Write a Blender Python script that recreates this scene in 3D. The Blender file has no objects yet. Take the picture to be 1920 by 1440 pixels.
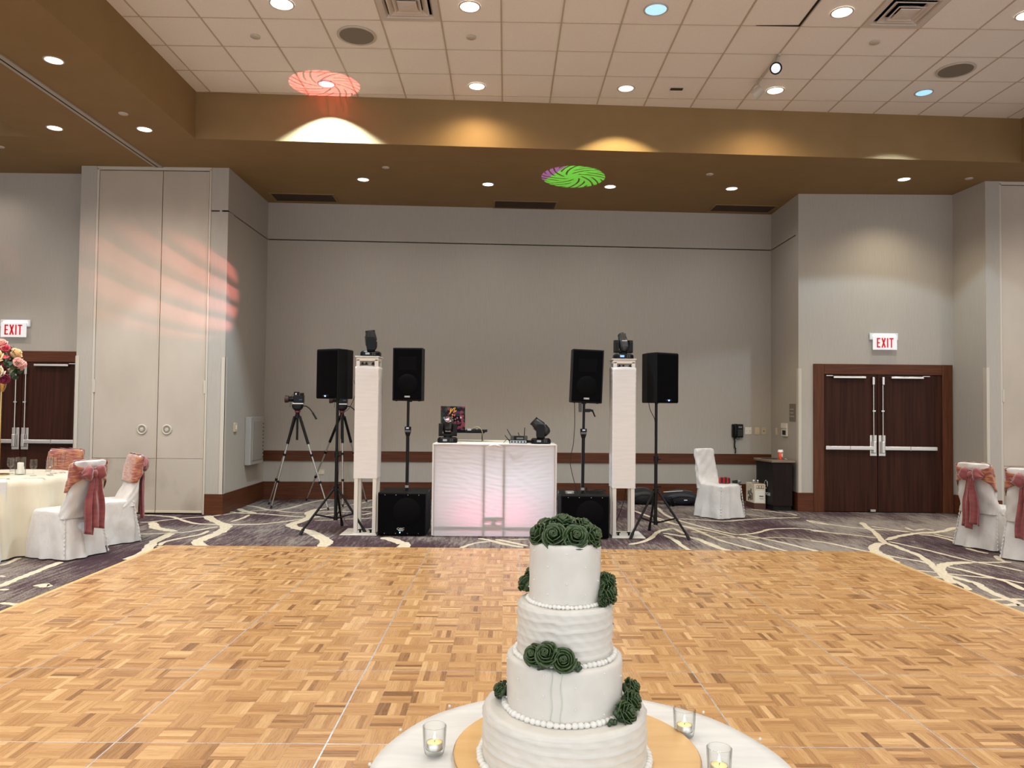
import bpy, bmesh, math, random
from mathutils import Matrix, Vector
random.seed(7)
PI=math.pi
SC=bpy.context.scene
COL=SC.collection
# ------------------------------------------------------------------ camera
def make_camera():
    p,y,r=.02988,.00821,.01066
    fwd=Vector((math.sin(y)*math.cos(p),math.cos(y)*math.cos(p),math.sin(p)))
    r0=Vector((math.cos(y),-math.sin(y),0)); u0=r0.cross(fwd)
    right=r0*math.cos(r)+u0*math.sin(r); up=-r0*math.sin(r)+u0*math.cos(r)
    cd=bpy.data.cameras.new('camera'); cam=bpy.data.objects.new('camera',cd); COL.objects.link(cam)
    m=Matrix((right,up,-fwd)).transposed().to_4x4(); m.translation=Vector((0,0,1.544))
    cam.matrix_world=m
    cd.sensor_fit='HORIZONTAL'; cd.sensor_width=36; cd.lens=1414.43/1920*36
    cd.clip_start=.05; cd.clip_end=100
    SC.camera=cam
make_camera()
# ------------------------------------------------------------------ world, exposure, room lights
W=bpy.data.worlds.new('world'); SC.world=W; W.use_nodes=True
W.node_tree.nodes['Background'].inputs[0].default_value=(.93,.96,1,1)
W.node_tree.nodes['Background'].inputs[1].default_value=1.2
SC.view_settings.view_transform='Standard'; SC.view_settings.look='None'
SC.view_settings.gamma=1; SC.view_settings.use_curve_mapping=False
SC.view_settings.exposure=0.47
SC.cycles.use_denoising=True
SC.cycles.max_bounces=10; SC.cycles.diffuse_bounces=6; SC.cycles.glossy_bounces=4; SC.cycles.transmission_bounces=8; SC.cycles.transparent_max_bounces=24
SC.cycles.sample_clamp_indirect=6; SC.cycles.caustics_reflective=False; SC.cycles.caustics_refractive=False
H_LOW,H_HIGH=4.857,5.446
GX=[-2.226,-.393,1.43,3.26,5.09]
GY=[9.1,7.265,5.43,3.6,1.77,-.06,-1.8]
COOL=(.62,.84,1.0); NEUT=(1,.93,.84); SOFT=(1,.74,.42)
def spot(x,y,z,e,c,ang=110,blend=.15,r=.06,tgt=None):
    l=bpy.data.lights.new('downlight_or_fill_lamp','SPOT'); l.energy=e; l.color=c; l.spot_size=math.radians(ang); l.spot_blend=blend; l.shadow_soft_size=r
    o=bpy.data.objects.new('downlight_or_fill_lamp',l); COL.objects.link(o); o.location=(x,y,z)
    if tgt is not None: o.rotation_euler=(Vector(tgt)-Vector((x,y,z))).to_track_quat('-Z','Y').to_euler()
    return o
E_HI,E_LO=52,88
for i,x in enumerate(GX):
    for j,y in enumerate(GY):
        c=NEUT; ang,bl,e=150,1.0,E_HI
        if (i,j) in ((0,0),(2,1),(4,0)): c=COOL; ang,bl,e=110,.12,E_HI*(9 if i==0 else 3)
        elif (i,j)==(2,0): c=(1,.84,.46); ang,bl,e=110,.15,E_HI*2.0
        elif j==0: c=SOFT; ang,bl,e=150,1.0,E_HI*1.6
        spot(x,y,H_HIGH-.03,e,c,ang,bl)
for x,y in [(-2.129,11.015),(-.298,11.17),(1.533,11.21),(3.367,11.23)]: spot(x,y,H_LOW-.03,E_LO*.36,NEUT,150,1.0)
for x in (-7.4,-9.2): spot(x,10.2,H_LOW-.03,E_LO*.28,NEUT,150,1.0)  # added fill lamps out of view, brighten the left door wall
spot(5.668,10.66,H_LOW-.03,E_LO*.9,(1,.86,.62),125,1.0)
for x in (-4.42,-5.5,7.4,8.6):
    for y in (9.09,7.265,5.43,3.6,1.77,-.06): spot(x,y,H_LOW-.03,E_LO*(1.3 if x<-5 else 1),NEUT,150,1.0)
for x in (-7.9,-10.4,-12.6,10.5,12.8,15.2):
    for y in (9.0,6.2,3.4,.6): spot(x,y,H_HIGH-.05,E_HI*2.4,NEUT,150,1.0)
# ------------------------------------------------------------------ mesh builder
class MB:
    def __init__(s): s.v=[]; s.f=[]; s.sm=[]; s.tone=[]; s.mi=[]; s.M=Matrix.Identity(4); s.t=0.0; s.m=0; s.smooth=False
    def at(s,x=0,y=0,z=0,rz=0,rx=0,ry=0):
        s.M=Matrix.Translation((x,y,z))@Matrix.Rotation(rz,4,'Z')@Matrix.Rotation(ry,4,'Y')@Matrix.Rotation(rx,4,'X'); return s
    def add(s,vs,fs,smooth=None):
        n=len(s.v); M=s.M; s.v+=[tuple(M@Vector(p)) for p in vs]
        for f in fs:
            s.f.append([i+n for i in f]); s.sm.append(s.smooth if smooth is None else smooth); s.tone.append(s.t); s.mi.append(s.m)
        return s
    def box(s,cx,cy,cz,sx,sy,sz):
        a,b,c=sx/2,sy/2,sz/2
        vs=[(cx+i*a,cy+j*b,cz+k*c) for k in(-1,1) for j in(-1,1) for i in(-1,1)]
        return s.add(vs,[(0,2,3,1),(4,5,7,6),(0,1,5,4),(2,6,7,3),(0,4,6,2),(1,3,7,5)],False)
    def bb(s,x0,x1,y0,y1,z0,z1): return s.box((x0+x1)/2,(y0+y1)/2,(z0+z1)/2,x1-x0,y1-y0,z1-z0)
    def prism(s,poly,z0,z1):
        n=len(poly); vs=[(x,y,z0) for x,y in poly]+[(x,y,z1) for x,y in poly]
        fs=[tuple(range(n-1,-1,-1)),tuple(range(n,2*n))]+[(i,(i+1)%n,n+(i+1)%n,n+i) for i in range(n)]
        return s.add(vs,fs,False)
    def loft(s,rings,closed=True,cap0=True,cap1=True,smooth=True):
        n=len(rings[0]); vs=[p for r in rings for p in r]; fs=[]
        for a in range(len(rings)-1):
            for i in range(n if closed else n-1):
                j=(i+1)%n; fs.append((a*n+i,a*n+j,(a+1)*n+j,(a+1)*n+i))
        s.add(vs,fs,smooth)
        if closed and cap0: s.add(rings[0],[tuple(range(n-1,-1,-1))],False)
        if closed and cap1: s.add(rings[-1],[tuple(range(n))],False)
        return s
    def lathe(s,prof,n=24,cx=0,cy=0,cz=0,cap0=True,cap1=True):
        return s.loft([[(cx+r*math.cos(2*PI*i/n),cy+r*math.sin(2*PI*i/n),cz+z) for i in range(n)] for r,z in prof],True,cap0,cap1)
    def cyl(s,p0,p1,r0,r1=None,n=10,smooth=True):
        r1=r0 if r1 is None else r1; p0=Vector(p0);p1=Vector(p1); d=(p1-p0).normalized()
        a=d.orthogonal().normalized(); b=d.cross(a)
        R=lambda p,r:[tuple(p+a*(r*math.cos(2*PI*i/n))+b*(r*math.sin(2*PI*i/n))) for i in range(n)]
        return s.loft([R(p0,r0),R(p1,r1)],smooth=smooth)
    def tube(s,pts,r,n=6,flat=1.0):
        pts=[Vector(p) for p in pts]; rings=[]; a=None
        for k,p in enumerate(pts):
            d=(pts[min(k+1,len(pts)-1)]-pts[max(k-1,0)]).normalized()
            if a is None: a=d.orthogonal().normalized()
            a=(a-d*a.dot(d)).normalized(); b=d.cross(a)
            rr=r[k] if isinstance(r,(list,tuple)) else r
            rings.append([tuple(p+a*(rr*math.cos(2*PI*i/n))+b*(rr*flat*math.sin(2*PI*i/n))) for i in range(n)])
        return s.loft(rings)
    def ball(s,c,r,n=10,m=6,sz=1.0):
        rings=[[(c[0]+r*math.sin(PI*k/m)*math.cos(2*PI*i/n),c[1]+r*math.sin(PI*k/m)*math.sin(2*PI*i/n),c[2]-sz*r*math.cos(PI*k/m)) for i in range(n)] for k in range(1,m)]
        return s.loft(rings)
    def sheet(s,fn,nu,nv,smooth=True):
        vs=[fn(i/nu,j/nv) for j in range(nv+1) for i in range(nu+1)]
        fs=[(j*(nu+1)+i,j*(nu+1)+i+1,(j+1)*(nu+1)+i+1,(j+1)*(nu+1)+i) for j in range(nv) for i in range(nu)]
        return s.add(vs,fs,smooth)
    def build(s,name,mat,parent=None,bevel=0,solid=0,seg=2,sub=0):
        me=bpy.data.meshes.new(name); me.from_pydata(s.v,[],s.f)
        me.polygons.foreach_set('use_smooth',s.sm)
        ms=mat if isinstance(mat,(list,tuple)) else [mat]
        for m in ms: me.materials.append(m)
        if len(ms)>1: me.polygons.foreach_set('material_index',s.mi)
        if any(s.tone):
            a=me.attributes.new('tone','FLOAT','FACE'); a.data.foreach_set('value',s.tone)
        me.update()
        o=bpy.data.objects.new(name,me); COL.objects.link(o)
        if parent is not None: o.parent=parent
        if solid: md=o.modifiers.new('solid','SOLIDIFY'); md.thickness=solid; md.offset=0
        if bevel: md=o.modifiers.new('bevel','BEVEL'); md.width=bevel; md.segments=seg; md.limit_method='ANGLE'; md.harden_normals=False
        if sub: md=o.modifiers.new('sub','SUBSURF'); md.levels=sub; md.render_levels=sub
        return o
def tag(o,label,cat,group=None):
    o['label']=label; o['category']=cat
    if group: o['group']=group
    return o
def thing(name,label,cat,loc=(0,0,0),rz=0,group=None):
    o=bpy.data.objects.new(name,None); COL.objects.link(o); o.location=loc; o.rotation_euler=(0,0,rz); o.empty_display_size=.1
    return tag(o,label,cat,group)
def struct(o): o['kind']='structure'; return o
def lab(o,t): o['label']=t; return o
def dup_tree(o,parent=None):
    c=o.copy(); COL.objects.link(c)
    if parent is not None: c.parent=parent
    for ch in list(o.children): dup_tree(ch,c)
    return c
def dup(o,loc,rz,label,group=None):
    c=dup_tree(o); c.location=loc; c.rotation_euler=(0,0,rz); c['label']=label
    if group: c['group']=group
    return c
# ------------------------------------------------------------------ materials
def nt(m): return m.node_tree.nodes,m.node_tree.links
def mat(name,col,rough=.6,metal=0,spec=.5,emit=None,es=0,sheen=0,trans=0,ior=1.45,coat=0,sss=0):
    m=bpy.data.materials.new(name); m.use_nodes=True; b=m.node_tree.nodes['Principled BSDF']
    b.inputs['Base Color'].default_value=(*col,1); b.inputs['Roughness'].default_value=rough; b.inputs['Metallic'].default_value=metal
    b.inputs['Specular IOR Level'].default_value=spec; b.inputs['IOR'].default_value=ior
    if emit: b.inputs['Emission Color'].default_value=(*emit,1); b.inputs['Emission Strength'].default_value=es
    if sheen: b.inputs['Sheen Weight'].default_value=sheen
    if trans: b.inputs['Transmission Weight'].default_value=trans
    if coat: b.inputs['Coat Weight'].default_value=coat; b.inputs['Coat Roughness'].default_value=.15
    if sss: b.inputs['Subsurface Weight'].default_value=sss; b.inputs['Subsurface Radius'].default_value=(.01,.006,.004)
    return m
def noise_mat(name,c0,c1,scale,rough=.6,bump=0,lo=.35,hi=.65,detail=4,coord='Object',bscale=None,spec=.5,sheen=0,dist=.002,metal=0):
    m=mat(name,c0,rough,metal,spec,sheen=sheen); n,l=nt(m); b=n['Principled BSDF']
    tc=n.new('ShaderNodeTexCoord'); mp=n.new('ShaderNodeMapping'); mp.inputs['Scale'].default_value=scale
    nz=n.new('ShaderNodeTexNoise'); nz.inputs['Scale'].default_value=1; nz.inputs['Detail'].default_value=detail
    cr=n.new('ShaderNodeValToRGB'); cr.color_ramp.elements[0].position=lo; cr.color_ramp.elements[1].position=hi
    cr.color_ramp.elements[0].color=(*c0,1); cr.color_ramp.elements[1].color=(*c1,1)
    l.new(tc.outputs[coord],mp.inputs[0]); l.new(mp.outputs[0],nz.inputs['Vector']); l.new(nz.outputs[0],cr.inputs[0]); l.new(cr.outputs[0],b.inputs['Base Color'])
    if bump:
        bp=n.new('ShaderNodeBump'); bp.inputs['Strength'].default_value=bump; bp.inputs['Distance'].default_value=dist
        if bscale:
            mp2=n.new('ShaderNodeMapping'); mp2.inputs['Scale'].default_value=bscale; nz2=n.new('ShaderNodeTexNoise'); nz2.inputs['Scale'].default_value=1; nz2.inputs['Detail'].default_value=3
            l.new(tc.outputs[coord],mp2.inputs[0]); l.new(mp2.outputs[0],nz2.inputs['Vector']); l.new(nz2.outputs[0],bp.inputs['Height'])
        else: l.new(nz.outputs[0],bp.inputs['Height'])
        l.new(bp.outputs[0],b.inputs['Normal'])
    return m
WALL=noise_mat('wallpaper',(.405,.375,.335),(.435,.405,.36),(150,150,5),.8,bump=.12,spec=.12,dist=.002)
PANEL=noise_mat('folding_panel_vinyl',(.45,.395,.335),(.50,.44,.375),(2.2,2.2,1.2),.6,bump=.2,bscale=(120,120,25),spec=.25)
PANELD=noise_mat('scuffed_vinyl',(.36,.31,.255),(.47,.415,.35),(2.6,2.6,1.6),.6,bump=.2,bscale=(120,120,25),spec=.25,lo=.36,hi=.56)
GOLDPAINT=noise_mat('ochre_ceiling_paint',(.255,.168,.077),(.275,.182,.085),(3,3,3),.7,spec=.2)
TILE=noise_mat('ceiling_tile_board',(.83,.80,.765),(.87,.84,.80),(60,60,60),.85,bump=.25,spec=.1)
GRIDM=mat('grid_enamel',(.50,.43,.35),.5)
TRIMW=mat('ivory_trim',(.53,.485,.42),.45)
IVORY=mat('ivory_metal',(.60,.52,.40),.4)
DWOOD=noise_mat('mahogany_veneer',(.028,.0085,.0045),(.048,.0155,.0080),(28,28,1.1),.42,bump=.05,spec=.15)
TWOOD=noise_mat('mahogany_trim',(.078,.024,.010),(.115,.038,.016),(2.2,2.2,40),.4,bump=.05,spec=.25)
TWOODV=noise_mat('mahogany_trim_upright',(.078,.024,.010),(.115,.038,.016),(40,40,2.2),.4,bump=.05,spec=.25)
STEEL=mat('brushed_steel',(.62,.59,.55),.32,1)
CHROME=mat('polished_metal',(.8,.8,.8),.15,1)
ALU=mat('aluminium_edge',(.72,.70,.68),.4,.8)
DARK=mat('dark_gap',(.015,.012,.01),.9)
GRAYM=mat('gray_grille',(.20,.175,.145),.7)
BROWNG=mat('brown_grille',(.12,.078,.05),.7)
OFFW=mat('off_white_plastic',(.72,.68,.60),.45)
CREAMP=mat('cream_plastic',(.60,.50,.34),.45)
GRAYP=mat('gray_plastic',(.30,.27,.235),.5)
BLACK=noise_mat('black_cabinet',(.0045,.0045,.005),(.007,.007,.0075),(400,400,400),.5,bump=.3,spec=.14)
GRILLE=noise_mat('black_grille',(.0015,.0015,.002),(.0035,.0035,.004),(900,900,900),.6,bump=.3,spec=.04)
BLKP=mat('black_plastic',(.005,.005,.0055),.35,spec=.25)
BLKM=mat('black_metal',(.006,.006,.0065),.38,.15,spec=.3)
BLKR=mat('black_rubber',(.012,.012,.012),.8)
SILV=mat('silver_tube',(.55,.54,.52),.3,.9)
WHITEL=mat('white_print',(.75,.75,.75),.5)
WPAINT=mat('white_painted_steel',(.70,.66,.60),.4)
SPANDEX=noise_mat('white_stretch_cloth',(.71,.68,.66),(.75,.72,.70),(4,4,40),.8,bump=.12,spec=.15,dist=.004)
COVER=noise_mat('white_satin_cover',(.58,.56,.545),(.63,.61,.595),(5,5,3),.40,bump=.65,bscale=(8,8,4.5),spec=.45,sheen=.3,dist=.03)
COVERC=noise_mat('cream_satin',(.66,.59,.45),(.72,.66,.51),(6,6,2),.42,bump=.3,bscale=(14,14,4),spec=.4,sheen=.3,dist=.01)
SASH=noise_mat('rose_organza',(.185,.032,.040),(.255,.055,.052),(9,9,30),.45,bump=.3,sheen=.6,spec=.4)
SASHG=noise_mat('rose_gold_organza',(.225,.045,.045),(.50,.22,.075),(14,14,70),.42,bump=.3,sheen=.6,spec=.4,lo=.42,hi=.68)
LINEN=noise_mat('white_linen',(.62,.615,.59),(.68,.675,.65),(6,40,20),.7,bump=.25,bscale=(220,220,220),spec=.2,dist=.001)
ICING=noise_mat('white_buttercream',(.61,.585,.535),(.65,.625,.575),(25,25,25),.45,bump=.12,spec=.35,dist=.002)
ICINGB=mat('white_piped_icing',(.70,.69,.655),.4,spec=.4)
ROSEG=noise_mat('green_buttercream',(.026,.050,.016),(.046,.082,.027),(40,40,40),.24,spec=.6)
LEAFG=noise_mat('green_piped_leaf',(.018,.040,.015),(.030,.062,.022),(60,60,60),.22,spec=.6)
MAPLE=noise_mat('maple_board',(.62,.37,.14),(.68,.43,.18),(5,26,5),.4,bump=.03)
def glass_mat(name,tint):
    m=bpy.data.materials.new(name); m.use_nodes=True; n,l=nt(m); n.clear(); o=n.new('ShaderNodeOutputMaterial'); t=n.new('ShaderNodeBsdfTransparent'); g=n.new('ShaderNodeBsdfGlossy'); x=n.new('ShaderNodeMixShader'); w=n.new('ShaderNodeLayerWeight')
    g.inputs['Roughness'].default_value=.03; w.inputs[0].default_value=.35
    cr=n.new('ShaderNodeValToRGB'); e=cr.color_ramp.elements; e[0].position=.35; e[0].color=(*tint,1); e[1].position=.93; e[1].color=(tint[0]*.42,tint[1]*.42,tint[2]*.42,1)
    mm=n.new('ShaderNodeMath'); mm.operation='MULTIPLY_ADD'; mm.inputs[1].default_value=.16; mm.inputs[2].default_value=.015
    l.new(w.outputs['Facing'],cr.inputs[0]); l.new(cr.outputs[0],t.inputs[0])
    l.new(w.outputs['Facing'],mm.inputs[0]); l.new(mm.outputs[0],x.inputs[0]); l.new(t.outputs[0],x.inputs[1]); l.new(g.outputs[0],x.inputs[2]); l.new(x.outputs[0],o.inputs[0]); return m
GLASS=glass_mat('clear_glass',(.985,.99,.99))
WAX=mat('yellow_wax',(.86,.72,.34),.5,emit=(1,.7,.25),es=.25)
WAXW=mat('white_wax',(.85,.82,.74),.5)
TIN=mat('tea_light_tin',(.75,.74,.72),.3,.9)
FLAME=mat('flame',(1,.9,.6),.5,emit=(1,.80,.42),es=9)
WICK=mat('wick',(.02,.015,.01),.9)
GOLD=mat('gold_stand',(.62,.42,.18),.25,1)
def lens_mat(name,c,e): return mat(name,(.8,.8,.8),.4,emit=c,es=e)
LENSW=lens_mat('lit_lens_warm',(1,.93,.80),7); LENSB=lens_mat('lit_lens_blue',(.16,.50,.80),.95); LENSY=lens_mat('lit_lens_frosted',(1,.92,.74),1.15)
def carpet_mat():
    m=mat('carpet',(.2,.17,.16),.95,spec=.05); n,l=nt(m); b=n['Principled BSDF']
    tc=n.new('ShaderNodeTexCoord')
    def N(sc,det=3,rough=.6,dist=0):
        mp=n.new('ShaderNodeMapping'); mp.inputs['Scale'].default_value=sc; z=n.new('ShaderNodeTexNoise'); z.inputs['Scale'].default_value=1; z.inputs['Detail'].default_value=det; z.inputs['Roughness'].default_value=rough; z.inputs['Distortion'].default_value=dist
        l.new(tc.outputs['Object'],mp.inputs[0]); l.new(mp.outputs[0],z.inputs['Vector']); return z.outputs[0]
    def MA(op,a,b_,c=None):
        q=n.new('ShaderNodeMath'); q.operation=op
        for k,x in enumerate((a,b_,c)):
            if x is None: continue
            if isinstance(x,(int,float)): q.inputs[k].default_value=x
            else: l.new(x,q.inputs[k])
        return q.outputs[0]
    streak=N((26,3.2,1),4,.7); zone=N((.9,.55,1),2,.5); fine=N((110,40,1),2,.6)
    v=MA('ADD',MA('MULTIPLY',streak,1.5),MA('MULTIPLY',zone,1.9)); v=MA('ADD',v,MA('MULTIPLY',fine,.9))
    cr=n.new('ShaderNodeValToRGB'); e=cr.color_ramp.elements
    e[0].position=.43; e[0].color=(.055,.032,.039,1); e[1].position=.60; e[1].color=(.26,.225,.195,1)
    q=cr.color_ramp.elements.new(.485); q.color=(.095,.068,.070,1); q=cr.color_ramp.elements.new(.53); q.color=(.19,.16,.142,1)
    l.new(MA('MULTIPLY',v,.232),cr.inputs[0]); l.new(cr.outputs[0],b.inputs['Base Color'])
    bp=n.new('ShaderNodeBump'); bp.inputs['Strength'].default_value=.4; bp.inputs['Distance'].default_value=.004; l.new(fine,bp.inputs['Height']); l.new(bp.outputs[0],b.inputs['Normal'])
    return m
CARPET=carpet_mat()
VEINM=noise_mat('cream_carpet_vein',(.47,.40,.29),(.60,.53,.40),(30,30,1),.95,spec=.05,bump=.3,bscale=(120,120,1))
def parquet_mat():
    m=mat('oak_parquet',(.5,.3,.14),.30,spec=.45); n,l=nt(m); b=n['Principled BSDF']
    at=n.new('ShaderNodeAttribute'); at.attribute_name='tone'
    tc=n.new('ShaderNodeTexCoord')
    def N(sc):
        mp=n.new('ShaderNodeMapping'); mp.inputs['Scale'].default_value=sc; z=n.new('ShaderNodeTexNoise'); z.inputs['Scale'].default_value=1; z.inputs['Detail'].default_value=4; z.inputs['Distortion'].default_value=.6
        l.new(tc.outputs['Object'],mp.inputs[0]); l.new(mp.outputs[0],z.inputs['Vector']); return z.outputs[0]
    def MA(op,a,b_):
        q=n.new('ShaderNodeMath'); q.operation=op
        for k,x in enumerate((a,b_)):
            if isinstance(x,(int,float)): q.inputs[k].default_value=x
            else: l.new(x,q.inputs[k])
        return q.outputs[0]
    # tone = 2*direction + value in (0..1)
    dr=MA('GREATER_THAN',at.outputs['Fac'],1.5); val=MA('SUBTRACT',at.outputs['Fac'],MA('MULTIPLY',dr,2))
    gx=N((7,130,1)); gy=N((130,7,1))
    mx=n.new('ShaderNodeMix'); l.new(dr,mx.inputs[0]); l.new(gx,mx.inputs[2]); l.new(gy,mx.inputs[3])
    fac=MA('ADD',val,MA('MULTIPLY',MA('SUBTRACT',mx.outputs[0],.5),.55))
    cr=n.new('ShaderNodeValToRGB'); e=cr.color_ramp.elements
    e[0].position=0; e[0].color=PQ0; e[1].position=1; e[1].color=PQ3
    q=cr.color_ramp.elements.new(.30); q.color=PQ1; q=cr.color_ramp.elements.new(.65); q.color=PQ2
    l.new(fac,cr.inputs[0]); l.new(cr.outputs[0],b.inputs['Base Color'])
    rg=MA('ADD',MA('MULTIPLY',mx.outputs[0],.12),.22); l.new(rg,b.inputs['Roughness'])
    return m
PQ0=(.19,.086,.030,1);PQ1=(.37,.187,.070,1);PQ2=(.48,.267,.108,1);PQ3=(.61,.38,.178,1)
PARQ=parquet_mat()
RAMP=noise_mat('ramp_edge_wood',(.56,.37,.13),(.62,.42,.16),(8,30,8),.45)
def booth_cloth():
    m=bpy.data.materials.new('white_backlit_cloth'); m.use_nodes=True; n,l=nt(m); n.clear()
    o=n.new('ShaderNodeOutputMaterial'); d=n.new('ShaderNodeBsdfDiffuse'); t=n.new('ShaderNodeBsdfTranslucent'); x=n.new('ShaderNodeMixShader')
    d.inputs[0].default_value=(.66,.635,.62,1); t.inputs[0].default_value=(.80,.78,.77,1); x.inputs[0].default_value=.42
    tc=n.new('ShaderNodeTexCoord'); mp=n.new('ShaderNodeMapping'); mp.inputs['Scale'].default_value=(5,5,55); z=n.new('ShaderNodeTexNoise'); z.inputs['Scale'].default_value=1; z.inputs['Distortion'].default_value=1.2; z.inputs['Detail'].default_value=3
    bp=n.new('ShaderNodeBump'); bp.inputs['Strength'].default_value=.3; bp.inputs['Distance'].default_value=.006
    l.new(tc.outputs['Object'],mp.inputs[0]); l.new(mp.outputs[0],z.inputs['Vector']); l.new(z.outputs[0],bp.inputs['Height'])
    l.new(bp.outputs[0],d.inputs['Normal'])
    l.new(d.outputs[0],x.inputs[1]); l.new(t.outputs[0],x.inputs[2]); l.new(x.outputs[0],o.inputs[0]); return m
BOOTHC=booth_cloth()
# ------------------------------------------------------------------ room shell
RBL=(-3.935,12.35);RBR=(4.483,12.71);RFL=(-3.925,10.555);RFR=(4.462,11.46);CR=(6.81,11.41);RC=(6.86,10.70)
def wall_seg(mb,A,B,z0,z1,th=.12,inset=0):
    A=Vector(A);B=Vector(B); d=(B-A).normalized(); nrm=Vector((-d.y,d.x))  # outward = left of A->B
    A2=A+nrm*inset;B2=B+nrm*inset
    mb.prism([tuple(A2),tuple(B2),tuple(B2+nrm*th),tuple(A2+nrm*th)],z0,z1)
def rwall(name,A,B,groove=False,z1=H_LOW):
    mb=MB()
    if groove:
        wall_seg(mb,A,B,0,4.236); wall_seg(mb,A,B,4.256,z1); wall_seg(mb,A,B,4.2,4.3,inset=.09,th=.03)
    else: wall_seg(mb,A,B,0,z1)
    return struct(mb.build(name,WALL))
# A->B chosen so that the outward side is on the left of the direction of travel
rwall('wall_back',RBL,RBR,True)
rwall('wall_recess_left',(RFL[0],RFL[1]-.0),RBL,True)
rwall('wall_recess_right',RBR,RFR,True)
rwall('wall_door_right',RFR,(CR[0]+.02,CR[1]))
rwall('wall_corner_right',(CR[0],CR[1]+.02),RC)
rwall('wall_door_left',(-14,10.92),(-5.97,10.92))
rwall('wall_corner_left',(-5.984,10.94),(-5.984,10.545))
for q in ((-4.12,-3.945,12.36,12.56),(4.493,4.68,12.72,12.92),(-4.06,-3.935,10.68,10.8)): struct(MB().bb(*q,4.1,4.4).build('wall_light_blocker',WALL))  # unseen blocks added behind the groove ends to stop outside light leaking in
# columns beside the folding panels
def column(name,x0,x1,y,groove):
    mb=MB()
    if groove:
        mb.bb(x0,x1,y,y+.12,0,4.236); mb.bb(x0,x1,y,y+.12,4.256,H_LOW); mb.bb(x0,x1-.01,y+.08,y+.11,4.22,4.27)
    else: mb.bb(x0,x1,y,y+.12,0,H_LOW)
    return struct(mb.build(name,WALL))
column('column_left_outer',-5.984,-5.767,10.54,False)
column('column_left_inner',-4.162,-3.925,10.552,True)
column('column_right_inner',6.86,7.062,10.70,False)
# far walls of the hall (seen only as light bounce)
struct(MB().bb(-14.1,-14,-2.2,11,0,5.5).build('wall_left',WALL)); struct(MB().bb(17,17.1,-2.2,11.2,0,5.5).build('wall_right',WALL))
struct(MB().bb(9.1,17,10.72,10.85,0,H_LOW).build('wall_far_right',WALL))
floor=struct(MB().add([(-14,-2.2,0),(17,-2.2,0),(17,13,0),(-14,13,0)],[(0,1,2,3)]).build('floor',CARPET))
def mk_vein(w,pts,k):
    P=[Vector(p) for p in pts]; out=[]
    for i in range(len(P)-1):   # Catmull-Rom
        p0=P[max(i-1,0)];p1=P[i];p2=P[i+1];p3=P[min(i+2,len(P)-1)]
        for t in (0,.25,.5,.75):
            out.append(.5*((2*p1)+(p2-p0)*t+(2*p0-5*p1+4*p2-p3)*t*t+(3*p1-p0-3*p2+p3)*t**3))
    out.append(P[-1]); n=len(out); rnd=random.Random(k); vs=[]
    for i,p in enumerate(out):
        d=(out[min(i+1,n-1)]-out[max(i-1,0)]); d=d.normalized() if d.length>1e-6 else Vector((1,0)); nn=Vector((-d.y,d.x))
        ww=w*.5*(.8+.45*rnd.random())*(.35 if i in(0,n-1) else 1); z=.0006+.0001*(k%9)
        vs+=[(p.x+nn.x*ww,p.y+nn.y*ww,z),(p.x-nn.x*ww,p.y-nn.y*ww,z)]
    return MB().add(vs,[(2*i+1,2*i+3,2*i+2,2*i) for i in range(n-1)]).build('carpet_vein',VEINM,floor)
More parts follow.
